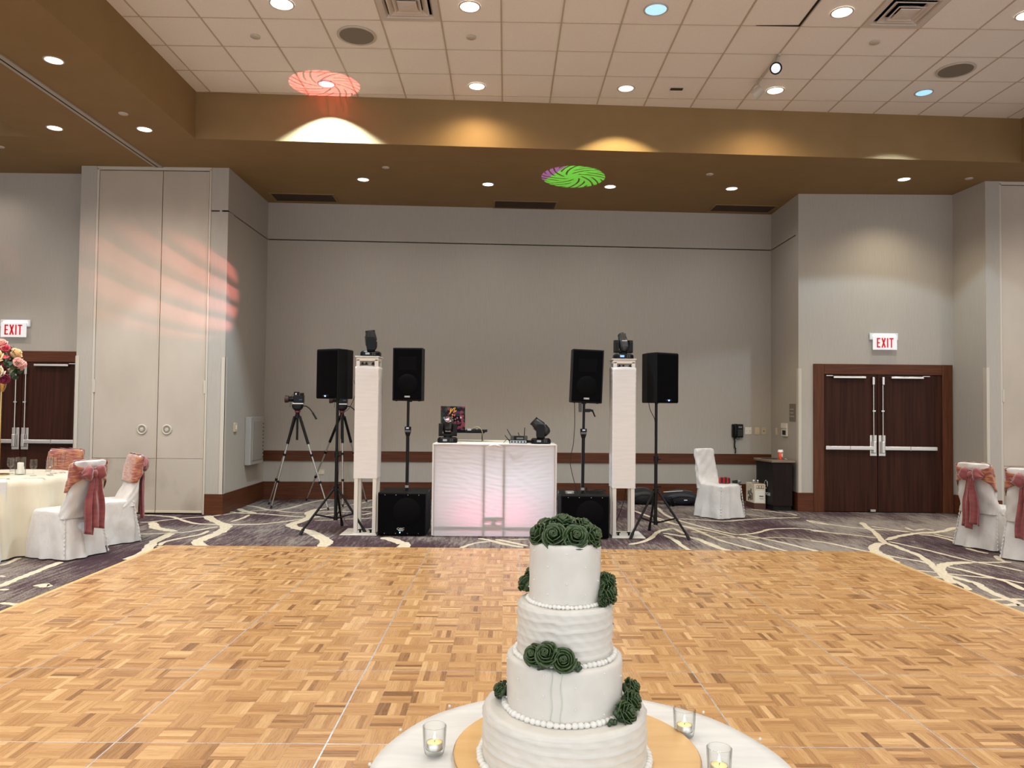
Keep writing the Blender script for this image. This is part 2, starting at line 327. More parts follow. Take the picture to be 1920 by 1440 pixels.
VEINS=[(0.050,[(2.44,10.59),(2.76,10.48),(3.03,10.40),(3.36,10.55),(3.80,10.73),(4.23,10.80)]),(0.055,[(2.88,9.28),(3.10,9.40),(3.26,9.56),(3.43,9.74),(3.68,9.81),(3.88,9.79),(4.12,9.51)]),(0.050,[(3.80,11.66),(4.04,11.41),(4.23,11.20),(4.27,11.02)]),(0.030,[(3.52,11.13),(3.70,10.93),(3.89,10.78)]),(0.060,[(4.23,10.57),(4.24,10.32),(4.41,10.17)]),(0.050,[(2.82,9.15),(2.92,8.77),(2.99,8.51),(3.08,8.26),(3.17,8.09)]),(0.050,[(2.96,9.27),(3.12,8.99),(3.26,8.69),(3.37,8.37),(3.45,8.11)]),(0.035,[(3.07,9.06),(3.31,9.11),(3.52,9.04),(3.66,8.91),(3.78,8.71)]),(0.050,[(2.13,10.72),(2.27,10.15),(2.43,9.64),(2.52,8.96),(2.63,8.62),(2.73,8.37),(2.87,8.11)]),(0.090,[(1.97,9.37),(2.10,9.21),(2.27,9.01),(2.34,8.67),(2.39,8.39),(2.45,8.24)]),(0.060,[(1.95,9.22),(2.00,8.86),(2.00,8.52),(2.03,8.16)]),(0.060,[(1.41,8.56),(1.59,8.73),(1.74,8.99),(1.87,9.33),(1.97,9.53),(2.17,9.71),(2.21,9.31)]),(0.050,[(2.38,11.74),(2.33,11.05),(2.39,10.49),(2.53,10.03),(2.67,9.65),(2.79,9.38),(2.88,9.27)]),(0.050,[(1.95,11.36),(2.07,10.72),(2.19,10.24),(2.44,9.81),(2.63,9.49),(2.78,9.11)]),(0.040,[(2.33,9.47),(2.54,9.44)]),(0.035,[(2.47,9.11),(2.65,9.11),(2.83,9.04),(3.07,9.06)]),(0.050,[(4.27,10.54),(4.37,10.22),(4.56,9.98),(4.70,9.87),(4.96,9.75),(5.16,9.59)]),(0.070,[(4.92,10.40),(4.80,10.01),(4.70,9.60),(4.55,9.15),(4.45,8.85),(4.46,8.64),(4.44,8.37),(4.44,8.12),(4.35,7.76),(4.23,7.39),(4.18,7.14),(4.20,7.01),(4.23,6.87),(4.25,6.79),(4.19,6.58),(4.16,6.35),(4.16,6.17),(4.13,5.99)]),(0.110,[(4.40,8.81),(4.23,8.62),(4.10,8.38),(4.04,8.13),(4.00,7.86),(3.98,7.67)]),(0.050,[(3.91,9.65),(4.13,9.49),(4.34,9.34),(4.51,9.15)]),(0.050,[(3.61,8.91),(3.74,8.81),(3.85,8.57),(3.94,8.34),(4.01,8.22)]),(0.045,[(3.40,8.38),(3.45,8.13)]),(0.080,[(4.56,9.00),(4.77,9.22),(5.05,9.43),(5.28,9.55),(5.48,9.61),(5.72,9.77),(5.97,9.99),(6.21,10.00)]),(0.045,[(4.88,10.06),(5.01,9.84),(5.18,9.57)]),(0.060,[(5.18,9.42),(5.31,9.35),(5.36,9.08),(5.31,8.71),(5.23,8.50),(5.23,8.34),(5.27,8.22)]),(0.040,[(5.40,9.50),(5.45,9.24),(5.56,9.09)]),(0.050,[(5.31,9.99),(5.29,9.75),(5.50,9.87),(5.56,9.77)]),(0.045,[(4.54,8.92),(4.61,8.68),(4.70,8.38),(4.76,8.07),(4.84,7.76),(4.95,7.55),(5.04,7.32)]),(0.100,[(4.03,6.78),(4.09,6.96),(4.19,7.24),(4.30,7.44),(4.43,7.60),(4.59,7.69),(4.79,7.73)]),(0.055,[(4.79,7.73),(5.02,7.74),(5.22,7.77)]),(0.050,[(4.07,8.10),(4.15,7.93),(4.26,7.79),(4.31,7.68)]),(0.045,[(3.99,7.33),(4.10,7.26),(4.21,7.19),(4.35,7.10),(4.50,7.02),(4.61,6.95),(4.69,6.80)]),(0.055,[(4.41,7.50),(4.47,7.35),(4.51,7.16),(4.55,7.02),(4.57,6.84),(4.51,6.55)]),(0.050,[(4.00,7.04),(4.08,7.00),(4.10,6.87),(4.07,6.66),(4.02,6.53)]),(0.045,[(3.99,6.21),(4.12,6.22),(4.30,6.24)]),(0.060,[(3.97,6.06),(4.05,6.04),(4.13,6.08)]),(0.050,[(5.28,8.10),(5.18,7.89),(5.17,7.77)]),(0.060,[(-3.92,11.52),(-3.74,11.41),(-3.47,11.11),(-3.32,11.07),(-3.18,11.34),(-3.10,11.78),(-2.97,12.20),(-2.77,12.41)]),(0.050,[(-4.00,10.43),(-3.88,10.60),(-3.70,10.85),(-3.43,11.07),(-3.13,10.89),(-2.88,10.81),(-2.73,10.89),(-2.45,10.98),(-2.18,10.98),(-1.93,11.02)]),(0.100,[(-3.91,11.18),(-3.75,10.94),(-3.51,10.72)]),(0.060,[(-3.91,10.84),(-3.69,10.71),(-3.42,10.68),(-3.14,10.56),(-2.91,10.47),(-2.74,10.41)]),(0.060,[(-3.85,9.72),(-3.61,9.71),(-3.37,9.71),(-3.14,9.76),(-2.95,9.93),(-2.77,10.15),(-2.64,10.33),(-2.49,10.56),(-2.27,10.76)]),(0.130,[(-2.74,11.27),(-2.78,10.87),(-2.68,10.50),(-2.67,10.15),(-2.73,9.82),(-2.71,9.67),(-2.59,9.49),(-2.38,9.25),(-2.15,8.87),(-2.00,8.57),(-1.98,8.34),(-1.97,8.12)]),(0.050,[(-2.77,10.91),(-2.66,11.27),(-2.45,11.61),(-2.28,11.84),(-2.15,12.39)]),(0.040,[(-2.53,10.12),(-2.33,10.16),(-2.10,10.27),(-1.80,10.38)]),(0.060,[(-2.13,10.72),(-1.99,10.68),(-1.90,10.92)]),(0.060,[(-2.13,11.31),(-2.00,11.53)]),(0.130,[(-4.07,10.45),(-3.95,10.20),(-3.75,9.92),(-3.55,9.66),(-3.47,9.48),(-3.41,9.13),(-3.42,8.86),(-3.43,8.61),(-3.41,8.46),(-3.25,8.22),(-3.13,8.14),(-3.01,8.11)]),(0.050,[(-3.55,10.58),(-3.53,10.27),(-3.57,9.93)]),(0.060,[(-5.01,10.44),(-4.84,10.44),(-4.67,10.38),(-4.49,10.30),(-4.32,10.12),(-4.14,9.92),(-3.94,9.75),(-3.78,9.72),(-3.62,9.72)]),(0.050,[(-4.70,9.82),(-4.57,9.87),(-4.46,10.02),(-4.35,10.15),(-4.28,10.23),(-4.13,10.32),(-4.07,10.34)]),(0.110,[(-4.55,9.83),(-4.41,9.59),(-4.33,9.43),(-4.22,9.33),(-4.07,9.23),(-3.94,9.13)]),(0.050,[(-4.36,8.91),(-4.22,8.95),(-4.08,8.99),(-3.98,9.04),(-3.83,9.08),(-3.73,9.23),(-3.66,9.39),(-3.59,9.52)]),(0.100,[(-3.94,9.01),(-3.91,8.75),(-3.89,8.49),(-3.81,8.20),(-3.72,7.89),(-3.70,7.64),(-3.71,7.49)]),(0.050,[(-3.72,8.24),(-3.77,8.41),(-3.74,8.58),(-3.66,8.77),(-3.58,8.94),(-3.57,9.06),(-3.59,9.23)]),(0.050,[(-3.73,8.20),(-3.65,8.15)]),(0.070,[(-4.27,7.36),(-4.26,7.21),(-4.25,7.03),(-4.24,6.86),(-4.23,6.69),(-4.22,6.54),(-4.19,6.36)]),(0.090,[(-4.43,6.72),(-4.41,6.75)]),(0.050,[(-4.73,7.17),(-4.73,7.29),(-4.77,7.48),(-4.75,7.52)]),(0.100,[(-3.92,6.46),(-3.84,6.40),(-3.80,6.43)]),(0.050,[(-3.85,5.85),(-3.77,5.83),(-3.67,5.80)]),(0.050,[(-4.13,6.27),(-4.05,6.25)]),(0.130,[(-1.42,8.87),(-1.29,8.73),(-1.17,8.55),(-1.10,8.45),(-1.10,8.22)]),(0.050,[(-0.48,8.23),(-0.40,8.43),(-0.30,8.59),(-0.16,8.68)]),(0.070,[(-0.30,8.87),(-0.16,8.74),(0.02,8.50),(0.21,8.33)]),(0.070,[(-0.10,8.82),(0.07,8.64),(0.26,8.41)]),(0.050,[(0.06,8.78),(0.28,8.86)])]
for k,(w,p) in enumerate(VEINS): mk_vein(w,p,k)
# ceilings
bk=lambda x:9.387+.0465*(x+3.926)     # line of the front bulkhead
lowc=MB()
def quad(a,b,c,d,z): lowc.add([(*a,z),(*b,z),(*c,z),(*d,z)],[(3,2,1,0)])
XL,XR=-3.926,6.83; YB=-2.0
quad((XL,bk(XL)),(XR,bk(XR)),(XR,13),(XL,13),H_LOW)
quad((-6.0,YB),(XL,YB),(XL,13),(-6.0,13),H_LOW); quad((-13.3,9.395),(-6.0,9.395),(-6.0,13),(-13.3,13),H_LOW); quad((-14,-2.2),(-13.3,-2.2),(-13.3,13),(-14,13),H_LOW)
quad((-13.3,-2.2),(17,-2.2),(17,YB),(-13.3,YB),H_LOW); quad((XR,YB),(9.3,YB),(9.3,13),(XR,13),H_LOW); quad((9.3,9.9),(16.4,9.9),(16.4,13),(9.3,13),H_LOW); quad((16.4,YB),(17,YB),(17,13),(16.4,13),H_LOW)
def vq(a,b): lowc.add([(*a,H_LOW),(*b,H_LOW),(*b,5.6),(*a,5.6)],[(0,1,2,3)])
for loop in ([(XL,YB),(XL,bk(XL)),(XR,bk(XR)),(XR,YB)],[(-13.3,YB),(-13.3,9.395),(-6.0,9.395),(-6.0,YB)],[(9.3,YB),(9.3,9.9),(16.4,9.9),(16.4,YB)]):
    for i in range(4): vq(loop[i],loop[(i+1)%4])
struct(lowc.build('ceiling_lower',GOLDPAINT))
ceil=struct(MB().bb(-14.1,17.1,-2.2,13,5.47,5.6).build('ceiling',TILE))
def clip(poly,a,b,c):   # keep a*x+b*y<=c
    out=[]
    for i in range(len(poly)):
        p,q=poly[i],poly[(i+1)%len(poly)]; dp=a*p[0]+b*p[1]-c; dq=a*q[0]+b*q[1]-c
        if dp<=0: out.append(p)
        if dp*dq<0: t=dp/(dp-dq); out.append((p[0]+(q[0]-p[0])*t,p[1]+(q[1]-p[1])*t))
    return out
TX0,TY0,TS=-3.745,7.555,.61
SKIP={(4,-1),(12,-1)}          # cells filled by the air diffusers
for c in range(-1,18):
    for r in range(-16,4):
        if (c,r) in SKIP: continue
        x0,y0=TX0+c*TS,TY0+r*TS; g=.0045
        poly=[(x0+g,y0+g),(x0+TS-g,y0+g),(x0+TS-g,y0+TS-g),(x0+g,y0+TS-g)]
        poly=clip(poly,-1,0,-(XL+.001)); poly=poly and clip(poly,1,0,XR-.001); poly=poly and clip(poly,-.0465,1,9.387+.0465*3.926-.001)
        if not poly or len(poly)<3: continue
        if r>=-4:
            tl=MB().prism(poly,5.452,5.466)
            o=tl.build('ceiling_tile',TILE,ceil)
            if (c,r)==(10,-1): o.location=(-.014,.012,0)   # tile that sits askew, its gap shown by black strips below
for c in range(-1,19):
    x=TX0+c*TS
    if XL<x<XR: MB().bb(x-.008,x+.008,YB,bk(x)-.001,H_HIGH,H_HIGH+.018).build('grid_bar',GRIDM,ceil)
for r in range(-16,4):
    y=TY0+r*TS; xe=XR if y<9.387 else XR
    xs=XL if y<bk(XL) else (y-9.387)/.0465+XL
    MB().bb(xs,xe,y-.005,y+.005,H_HIGH+.001,H_HIGH+.019).build('grid_bar',GRIDM,ceil)
MB().bb(XL,XR,YB,9.9,H_HIGH+.024,H_HIGH+.03).build('ceiling_backing',mat('plenum_dark',(.10,.085,.07),.9),ceil)
MB().bb(TX0+11*TS-.030,TX0+11*TS-.008,TY0-.61,TY0-.004,H_HIGH-.0012,H_HIGH+.012).build('ceiling_gap_shade',DARK,ceil)  # solid black strips stand in for the shade inside the open gap
MB().prism([(TX0+10.25*TS,TY0-.006),(TX0+11*TS-.012,TY0-.022),(TX0+11*TS-.012,TY0-.004)],H_HIGH-.0012,H_HIGH+.012).build('ceiling_gap_shade',DARK,ceil)
# baseboards and chair rail
def along(mb,A,B,z0,z1,th):
    A=Vector(A);B=Vector(B); d=(B-A).normalized(); nn=Vector((d.y,-d.x)); mb.prism([tuple(A+nn*th),tuple(B+nn*th),tuple(B),tuple(A)],z0,z1); return mb
BB=.285
struct(along(MB(),RBL,RBR,0,BB,.018).build('baseboard_back',TWOOD,bevel=.003))
struct(along(MB(),(RFL[0],RFL[1]-.018),RBL,0,BB,.018).build('baseboard_recess_left',TWOOD,bevel=.003))
struct(along(MB(),RBR,(RFR[0],RFR[1]-.018),0,BB,.018).build('baseboard_recess_right',TWOOD,bevel=.003))
struct(along(MB(),(4.462,11.46),(4.69,11.455),0,BB,.018).build('baseboard_door_right',TWOOD,bevel=.003))
struct(along(MB(),(6.81,11.40),(6.86,10.70),0,BB,.018).build('baseboard_corner_right',TWOOD,bevel=.003))
struct(MB().bb(-4.165,-3.907,10.534,10.552,0,BB).build('baseboard_column_left',TWOOD,bevel=.003))
struct(MB().bb(6.842,7.062,10.682,10.70,0,BB).build('baseboard_column_right',TWOOD,bevel=.003))
rail=struct(along(MB(),RBL,RBR,.62,.788,.02).build('trim_1',TWOOD,bevel=.004))
# corner guards
for i,(x,y,z) in enumerate([(-3.919,10.543,2.19),(-5.985,10.531,2.187),(4.462,11.449,2.172),(6.853,10.691,2.174)]):
    mb=MB()
    if i in(0,): mb.bb(x-.050,x+.006,y,y+.006,BB,z); mb.bb(x,x+.006,y,y+.07,BB,z)
    elif i==2: mb.bb(x-.004,x+.044,y,y+.006,BB,z); mb.bb(x-.008,x-.002,y,y+.07,BB,z)
    else: mb.bb(x-.006,x+.044,y,y+.006,BB if i==3 else 0,z); mb.bb(x-.008,x-.002,y,y+.07,BB if i==3 else 0,z)
    struct(mb.build('trim_%d'%(i+2),TRIMW))
# folding partition pockets
def pocket(name,x0,x1,xm,y,pulls):
    root=bpy.data.objects.new(name,None); COL.objects.link(root); struct(root)
    f=MB(); f.bb(x0,x0+.034,y,y+.05,0,4.83); f.bb(x1-.028,x1,y,y+.05,0,4.83); f.bb(x0,x1,y,y+.05,4.81,4.857); f.build('door_frame',TRIMW,root,bevel=.004)
    MB().bb(x0,x1,y+.06,y+.1,0,H_LOW).build('door_lining',DARK,root)
    for a,b,w in ((x0+.038,xm-.004,1),(xm+.004,x1-.032,0)):
        d=MB().bb(a,b,y+.008,y+.05,.77,4.80).build('door_panel',PANEL,root,bevel=.004)
        MB().bb(a,b,y+.006,y+.05,.02,.766).build('kick_panel',PANELD,root,bevel=.004)
        MB().bb(a,b,y-.002,y+.01,.02,.05).build('bottom_rail',IVORY,root,bevel=.003)
        MB().bb(b-.006,b,y,y+.01,.05,4.80).build('edge_strip',IVORY,root)
        hx=a if w else b
        MB().bb(hx-.014,hx+.014,y-.006,y+.012,1.68,1.86).build('hinge',TRIMW,root,bevel=.002)
    for px in pulls:
        p=MB(); p.at(px,y+.006,1.172,0,PI/2); p.lathe([(.068,0),(.072,.006),(.066,.011),(.054,.011),(.050,.004)],28,cap0=True,cap1=False); q=p.build('round_pull',TRIMW,root)
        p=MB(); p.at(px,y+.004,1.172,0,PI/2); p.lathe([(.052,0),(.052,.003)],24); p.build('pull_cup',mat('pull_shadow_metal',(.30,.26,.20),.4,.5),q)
        p=MB(); p.at(px,y-.001,1.172,0,PI/2)
        for k in range(6): a=k*PI/3; p.ball((.018*math.cos(a),.018*math.sin(a),0),.0115,8,5,.5)
        p.ball((0,0,.001),.012,8,5,.5); p.build('pull_rosette',TRIMW,q)
pocket('door_1',-5.767,-4.164,-4.845,10.542,(-5.053,-4.707))
pocket('door_2',7.064,9.1,8.1,10.704,())
# partition track in the left ceiling
tk=MB(); tk.bb(-4.965,-4.928,YB,10.54,H_LOW-.012,H_LOW+.002); tk.bb(-4.900,-4.845,YB,10.54,H_LOW-.016,H_LOW+.002); tk.build('trim_track_rails',mat('track_grey',(.42,.385,.33),.4,.2))['kind']='structure'
struct(MB().bb(-4.928,-4.900,YB,10.54,H_LOW-.010,H_LOW-.001).build('trim_track_slot',DARK))
# double doors
def double_door(name,A,B,x0,x1,zt,zo,xm,trim_r=True):
    """x0,x1 inner opening; coordinates along wall A->B in X, y from the wall line"""
    A=Vector(A);B=Vector(B); ang=math.atan2(B.y-A.y,B.x-A.x)
    root=bpy.data.objects.new(name,None); COL.objects.link(root); struct(root); root.location=(A.x,A.y,0); root.rotation_euler=(0,0,ang)
    u0,u1,um=x0-A.x,x1-A.x,xm-A.x
    tw=.158
    MB().bb(u0-tw,u0,-.03,.02,0,zt).build('door_casing',TWOODV,root,bevel=.006)
    if trim_r: MB().bb(u1,u1+tw,-.03,.02,0,zt).build('door_casing',TWOODV,root,bevel=.006)
    else: MB().bb(u1,u1+.1,-.03,.02,0,zt).build('door_casing',TWOODV,root,bevel=.006)
    MB().bb(u0,u1,-.03,.02,zt-tw,zt).build('door_casing',TWOOD,root,bevel=.006)
    MB().bb(u0,u1,-.004,.0,0,zt-tw).build('door_reveal',DARK,root)
    st=.10 if trim_r else 0
    if st: MB().bb(u1-st,u1,-.012,-.002,0,zt-tw).build('door_stop_jamb',DWOOD,root)
    for s,(a,b) in ((-1,(u0+.003,um-.004)),(1,(um+.004,u1-st-.003))):
        d=MB().bb(a,b,-.022,-.005,.012,zt-tw-.006).build('door_leaf',DWOOD,root,bevel=.003)
        hx=um+s*.066; e0=a if s<0 else b
        MB().bb(hx-.052,hx+.052,-.03,-.022,.853,1.168).build('lock_plate',STEEL,d,bevel=.008)
        MB().bb(hx-.024,hx+.024,-.085,-.03,.895,1.075).build('lock_case',STEEL,d,bevel=.008)
        MB().bb(min(hx,e0),max(hx,e0),-.082,-.045,.942,1.002).build('push_bar',STEEL,d,bevel=.008)
        mxx=(hx+e0)/2; MB().bb(mxx-.005,mxx+.005,-.084,-.043,.940,1.004).build('bar_joint',GRAYP,d)
        MB().cyl((hx+s*.004,-.05,1.07),(hx+s*.004,-.05,2.03),.009).build('latch_rod',STEEL,d)
        MB().bb(hx-.018+s*.008,hx+.018+s*.008,-.07,-.02,1.93,2.05).build('latch_head',STEEL,d,bevel=.006)
        MB().bb(hx-.022,hx+.022,-.062,-.03,1.525,1.545).build('rod_guide',STEEL,d)
        c0=um+s*.19; c1=um+s*.68
        MB().bb(min(c0,c1),max(c0,c1),-.075,-.022,zt-tw-.062,zt-tw-.028).build('door_closer',STEEL,d,bevel=.006)
        MB().bb(min(c1,c1+s*.1),max(c1,c1+s*.1),-.05,-.03,zt-tw-.026,zt-tw-.016).build('closer_arm',STEEL,d)
    if trim_r:
        MB().bb(um-.13,um-.05,-.07,-.03,.012,.05).build('kick_down_stop',STEEL,root,bevel=.006)
    return root
double_door('door_3',RFR,CR,4.842,6.625,2.245,2.087,5.647)
double_door('door_4',(-14,10.92),(-5.97,10.92),-7.84,-6.085,2.27,2.114,-6.955,False)
# ------------------------------------------------------------------ ceiling fixtures
def downlight(x,y,z,lens,label,r=.085):
    t=thing('recessed_downlight',label,'ceiling light',(x,y,z),0,'recessed downlights')
    MB().lathe([(r+.016,.002),(r+.016,-.004),(r+.006,-.007),(r,-.004),(r,.002)],28,cap0=False,cap1=False).build('trim_ring',TRIMW,t)
    MB().lathe([(r,-.001),(r*.6,-.003),(.002,-.004)],28,cap0=False,cap1=True).build('lens',lens,t)
    return t
hl={(0,1):'large white downlight cut by the top edge of the frame',
(1,1):'bright white downlight in the tile beside the square air diffuser, above a small white disc',
(2,1):'pale blue glowing downlight in the nearer row of tile ceiling lights',
(3,1):'bright downlight in the tile between the dark ceiling gap and the far square diffuser',
(4,1):'bright downlight cut by the right edge of the frame in the tile ceiling',
(0,0):'pale blue downlight ringed by the red projected pinwheel',
(1,0):'bright downlight by the bulkhead with a soft streak of light across its tile',
(2,0):'frosted cream white downlight by the bulkhead beside the small dark ceiling slot',
(3,0):'bright downlight by the bulkhead just beyond the two hanging spotlights',
(4,0):'pale blue downlight by the bulkhead near the round speaker grille'}
for (i,j),s in hl.items():
    downlight(GX[i],GY[j],H_HIGH,LENSB if (i,j) in((0,0),(2,1),(4,0)) else LENSY if (i,j)==(2,0) else LENSW,s,.105 if (i,j) in ((2,1),(0,1)) else .092)
for x,y,s in [(-2.129,11.015,'first recessed light in the brown soffit, nearest the folding panels'),(-.298,11.17,'recessed light in the brown soffit before the middle vent'),(1.533,11.21,'recessed light in the brown soffit beside the green projected pinwheel'),(3.367,11.23,'recessed light in the brown soffit before the vent near the door wall'),(5.668,10.66,'recessed light in the brown soffit above the exit door'),
 (-4.423,7.265,'large recessed light in the brown soffit beside the long partition track, nearer one'),(-4.415,9.09,'recessed light in the brown soffit between bulkhead corner and partition track'),(-5.497,9.087,'recessed light in the brown soffit across the partition track')]:
    downlight(x,y,H_LOW,LENSW,s,.078)
for x,y,z,s in [(-.405,7.876,H_HIGH,'small white smoke detector disc below the bright light beside the diffuser'),(3.874,7.86,H_HIGH,'small white ceiling disc in front of the far square diffuser'),(-2.702,7.93,H_HIGH,'faint thin ceiling disc in the tiles near the bulkhead corner'),
 (-1.708,10.433,H_LOW,'small round sprinkler cover in soffit above the left speakers'),(2.851,10.547,H_LOW,'small round sprinkler cover in soffit toward the door wall'),(6.557,10.583,H_LOW,'small round sprinkler cover in soffit by the right column'),(-4.422,8.599,H_LOW,'small round sprinkler cover beside the downlight near the partition track'),(-6.623,9.788,H_LOW,'small round sprinkler cover at the left frame edge beyond the track')]:
    t=MB().lathe([(.052,.002),(.052,-.006),(.046,-.010),(.004,-.011)],24,x,y,z).build('ceiling_disc',TRIMW); tag(t,s,'sprinkler cover','ceiling cover discs')
for x,y,s in [(-1.616,7.878,'round grey ceiling speaker grille beside the nearer air diffuser'),(5.111,8.485,'round grey ceiling speaker grille above the pale blue light by the bulkhead')]:
    t=thing('ceiling_speaker',s,'ceiling speaker',(x,y,H_HIGH),0,'ceiling speaker grilles')
    MB().lathe([(.205,.002),(.205,-.006),(.185,-.010),(.18,-.006)],36,cap0=False,cap1=False).build('rim',TRIMW,t)
    MB().lathe([(.184,-.005),(.10,-.008),(.004,-.009)],36,cap0=False).build('grille',GRAYM,t)
DIFW=mat('diffuser_enamel',(.60,.55,.50),.4)
def diffuser(cx,cy,label):
    t=thing('air_diffuser',label,'air vent',(cx,cy,H_HIGH),0,'square ceiling diffusers'); a=TS/2-.006
    def sq(r,z): return [(-r,-r,z),(r,-r,z),(r,r,z),(-r,r,z)]
    MB().add(sq(a,.055),[(0,1,2,3)]).build('dark_throat',DARK,t)
    MB().loft([sq(a,.0),sq(a,-.006),sq(a-.06,-.008),sq(a-.085,.03)],smooth=False,cap0=False,cap1=False).build('frame',DIFW,t)
    for k,(r0,r1,z0,z1) in enumerate([(.20,.13,-.004,.03),(.135,.075,-.014,.03)]):
        MB().loft([sq(r0,z0),sq(r0-.012,z0-.004),sq(r1,z1)],smooth=False,cap0=False,cap1=False).build('vane',DIFW,t,solid=.002)
    MB().loft([sq(.095,-.012),sq(.09,-.02),sq(.03,-.026)],smooth=False,cap0=False).build('center_plate',DIFW,t)
diffuser(TX0+4.5*TS,TY0-.5*TS,'square white louvred air diffuser at the top of the tile ceiling, nearer the centre')
diffuser(TX0+12.5*TS,TY0-.5*TS,'square white louvred air diffuser with black openings toward the right wall')
t=MB().bb(1.975,2.125,9.075,9.13,H_HIGH-.004,H_HIGH+.003).build('ceiling_slot',mat('slot_brown',(.05,.035,.02),.7)); tag(t,'small dark rectangular slot in a ceiling tile beside the frosted light','ceiling slot')
for k,(x0,x1,y0,y1,s) in enumerate([(-3.74,-2.785,11.82,12.23,'brown louvred vent in soffit, above the recess corner by the folding panels'),(-.21,.776,12.08,12.49,'brown louvred vent in soffit above the middle of the recess wall'),(3.385,4.372,12.15,12.53,'brown louvred vent in soffit at the recess corner by the door wall')]):
    t=thing('soffit_vent',s,'air vent',((x0+x1)/2,(y0+y1)/2,H_LOW),.04,'soffit return vents'); a,b=(x1-x0)/2,(y1-y0)/2
    f=MB(); f.bb(-a-.03,a+.03,-b-.03,-b,-.01,.002); f.bb(-a-.03,a+.03,b,b+.03,-.01,.002); f.bb(-a-.03,-a,-b,b,-.01,.002); f.bb(a,a+.03,-b,b,-.01,.002); f.build('frame',GOLDPAINT,t,bevel=.003)
    MB().bb(-a,a,-b,b,-.001,.002).build('backing',DARK,t)
    for q in range(12):
        y=-b+(q+.5)*2*b/12; MB().at(0,y,-.004,0,.5).box(0,0,0,2*a,.03,.003).build('slat',BROWNG,t)
# track with two spotlights
t=thing('spotlight_track','white ceiling track with two small hanging spotlights','spotlight track',(2.965,8.45,H_HIGH))
MB().bb(-.012,.012,-.32,.46,-.022,0).build('rail',TRIMW,t,bevel=.003)
for y,op in ((-.27,1),(.36,0)):
    s=MB().cyl((0,y,-.02),(-.01,y,-.10),.008).build('stem',TRIMW,t)
    h=MB(); c=Vector((-.02,y-.01,-.15)); d=Vector((-.45,-.75,-.35)).normalized() if op else Vector((-.6,.5,-.5)).normalized()
    h.cyl(c-d*.06,c+d*.02,.045,.062,14); h.cyl(c+d*.02,c+d*.055,.062,.066,14)
    hh=h.build('spotlight_head',mat('spot_head_grey',(.45,.41,.36),.4) if op else TRIMW,t)
    if op:
        m=MB(); m.cyl(c+d*.0555,c+d*.06,.066,.062,16); m.build('lens_rim',BLKM,hh); m=MB(); m.cyl(c+d*.06,c+d*.062,.05,.05,16); m.build('lamp_face',CHROME,hh)
# ------------------------------------------------------------------ exit signs
RED=mat('exit_red',(.62,.012,.018),.4,emit=(.7,.01,.02),es=.12); ACR=mat('exit_panel',(.72,.71,.72),.25,emit=(.9,.9,.95),es=.22)
TUBE=mat('exit_light_bar',(.9,.95,1),.4,emit=(.8,.92,1),es=2.4)
def letter(ch,x,z,w,h,y,par):
    mb=MB(); s=.019
    def bar(x0,z0,x1,z1,t=s):
        d=Vector((x1-x0,z1-z0)); n=Vector((-d.y,d.x)).normalized()*t/2
        q=[(x0+n.x,z0+n.y),(x1+n.x,z1+n.y),(x1-n.x,z1-n.y),(x0-n.x,z0-n.y)]
        mb.add([(a,y,b) for a,b in q]+[(a,y-.003,b) for a,b in q],[(0,1,2,3),(7,6,5,4)]+[(i,(i+1)%4,4+(i+1)%4,4+i) for i in range(4)],False)
    if ch=='E':
        bar(x+s/2,z,x+s/2,z+h)
        for q in (z+s/2,z+h/2,z+h-s/2): bar(x,q,x+w*(.86 if abs(q-z-h/2)<.01 else 1),q)
    if ch=='X': bar(x+s/2,z,x+w-s/2,z+h,s*1.1); bar(x+w-s/2,z,x+s/2,z+h,s*1.1)
    if ch=='I': bar(x+w/2,z,x+w/2,z+h)
    if ch=='T': bar(x+w/2,z,x+w/2,z+h); bar(x,z+h-s/2,x+w,z+h-s/2)
    mb.build('letter_'+ch.lower(),RED,par)
def exit_sign(x,y,rz,label):
    t=thing('exit_sign',label,'exit sign',(x,y,2.463),rz,'lit EXIT signs')
    MB().bb(-.215,.215,-.028,0,.155,.257).build('canopy',mat('exit_canopy',(.70,.72,.74),.4),t,bevel=.006)
    MB().bb(-.16,.17,-.05,-.028,.212,.226).build('light_bar',TUBE,t,bevel=.004)
    p=MB().bb(-.183,.183,-.062,-.046,0,.21).build('sign_panel',ACR,t,bevel=.006)
    x0=-.125
    for ch,w in (('E',.052),('X',.066),('I',.02),('T',.062)): letter(ch,x0,.035,w,.145,-.0625,p); x0+=w+.017
exit_sign(5.744,11.425,-.0213,'lit white EXIT sign with red letters above the door at the right')
exit_sign(-7.075,10.92,0,'lit white EXIT sign with red letters above the door behind the dining table')
# ------------------------------------------------------------------ wall fittings
BA=math.atan2(.36,8.418)
def on_back(x): return 12.35+(x+3.935)*.04277
def plate(name,label,x,y,z,w,h,rz,m,extra=None,cat='wall plate'):
    t=thing(name,label,cat,(x,y,z),rz)
    MB().bb(-w/2,w/2,-.008,0,-h/2,h/2).build('plate',m,t,bevel=.003)
    if extra=='outlet':
        for q in (-1,1):
            f=MB().bb(q*w*.24-.017,q*w*.24+.017,-.0105,-.007,-h*.22,h*.22).build('socket',OFFW,t,bevel=.002)
            MB().bb(q*w*.24-.008,q*w*.24-.005,-.0112,-.01,-.006,.008).bb(q*w*.24+.005,q*w*.24+.008,-.0112,-.01,-.006,.008).build('slot',DARK,f)
    if extra=='rocker': MB().bb(-w*.22,w*.22,-.013,-.007,-h*.28,h*.28).build('rocker',m,t,bevel=.002)
    if extra=='jack': MB().bb(-.009,.009,-.0105,-.007,-.008,.008).build('jack',DARK,t)
    return t
plate('double_outlet','cream double outlet low on the recess wall behind the camera tripods',-3.008,on_back(-3.008),.442,.116,.08,BA,CREAMP,'outlet','outlet')
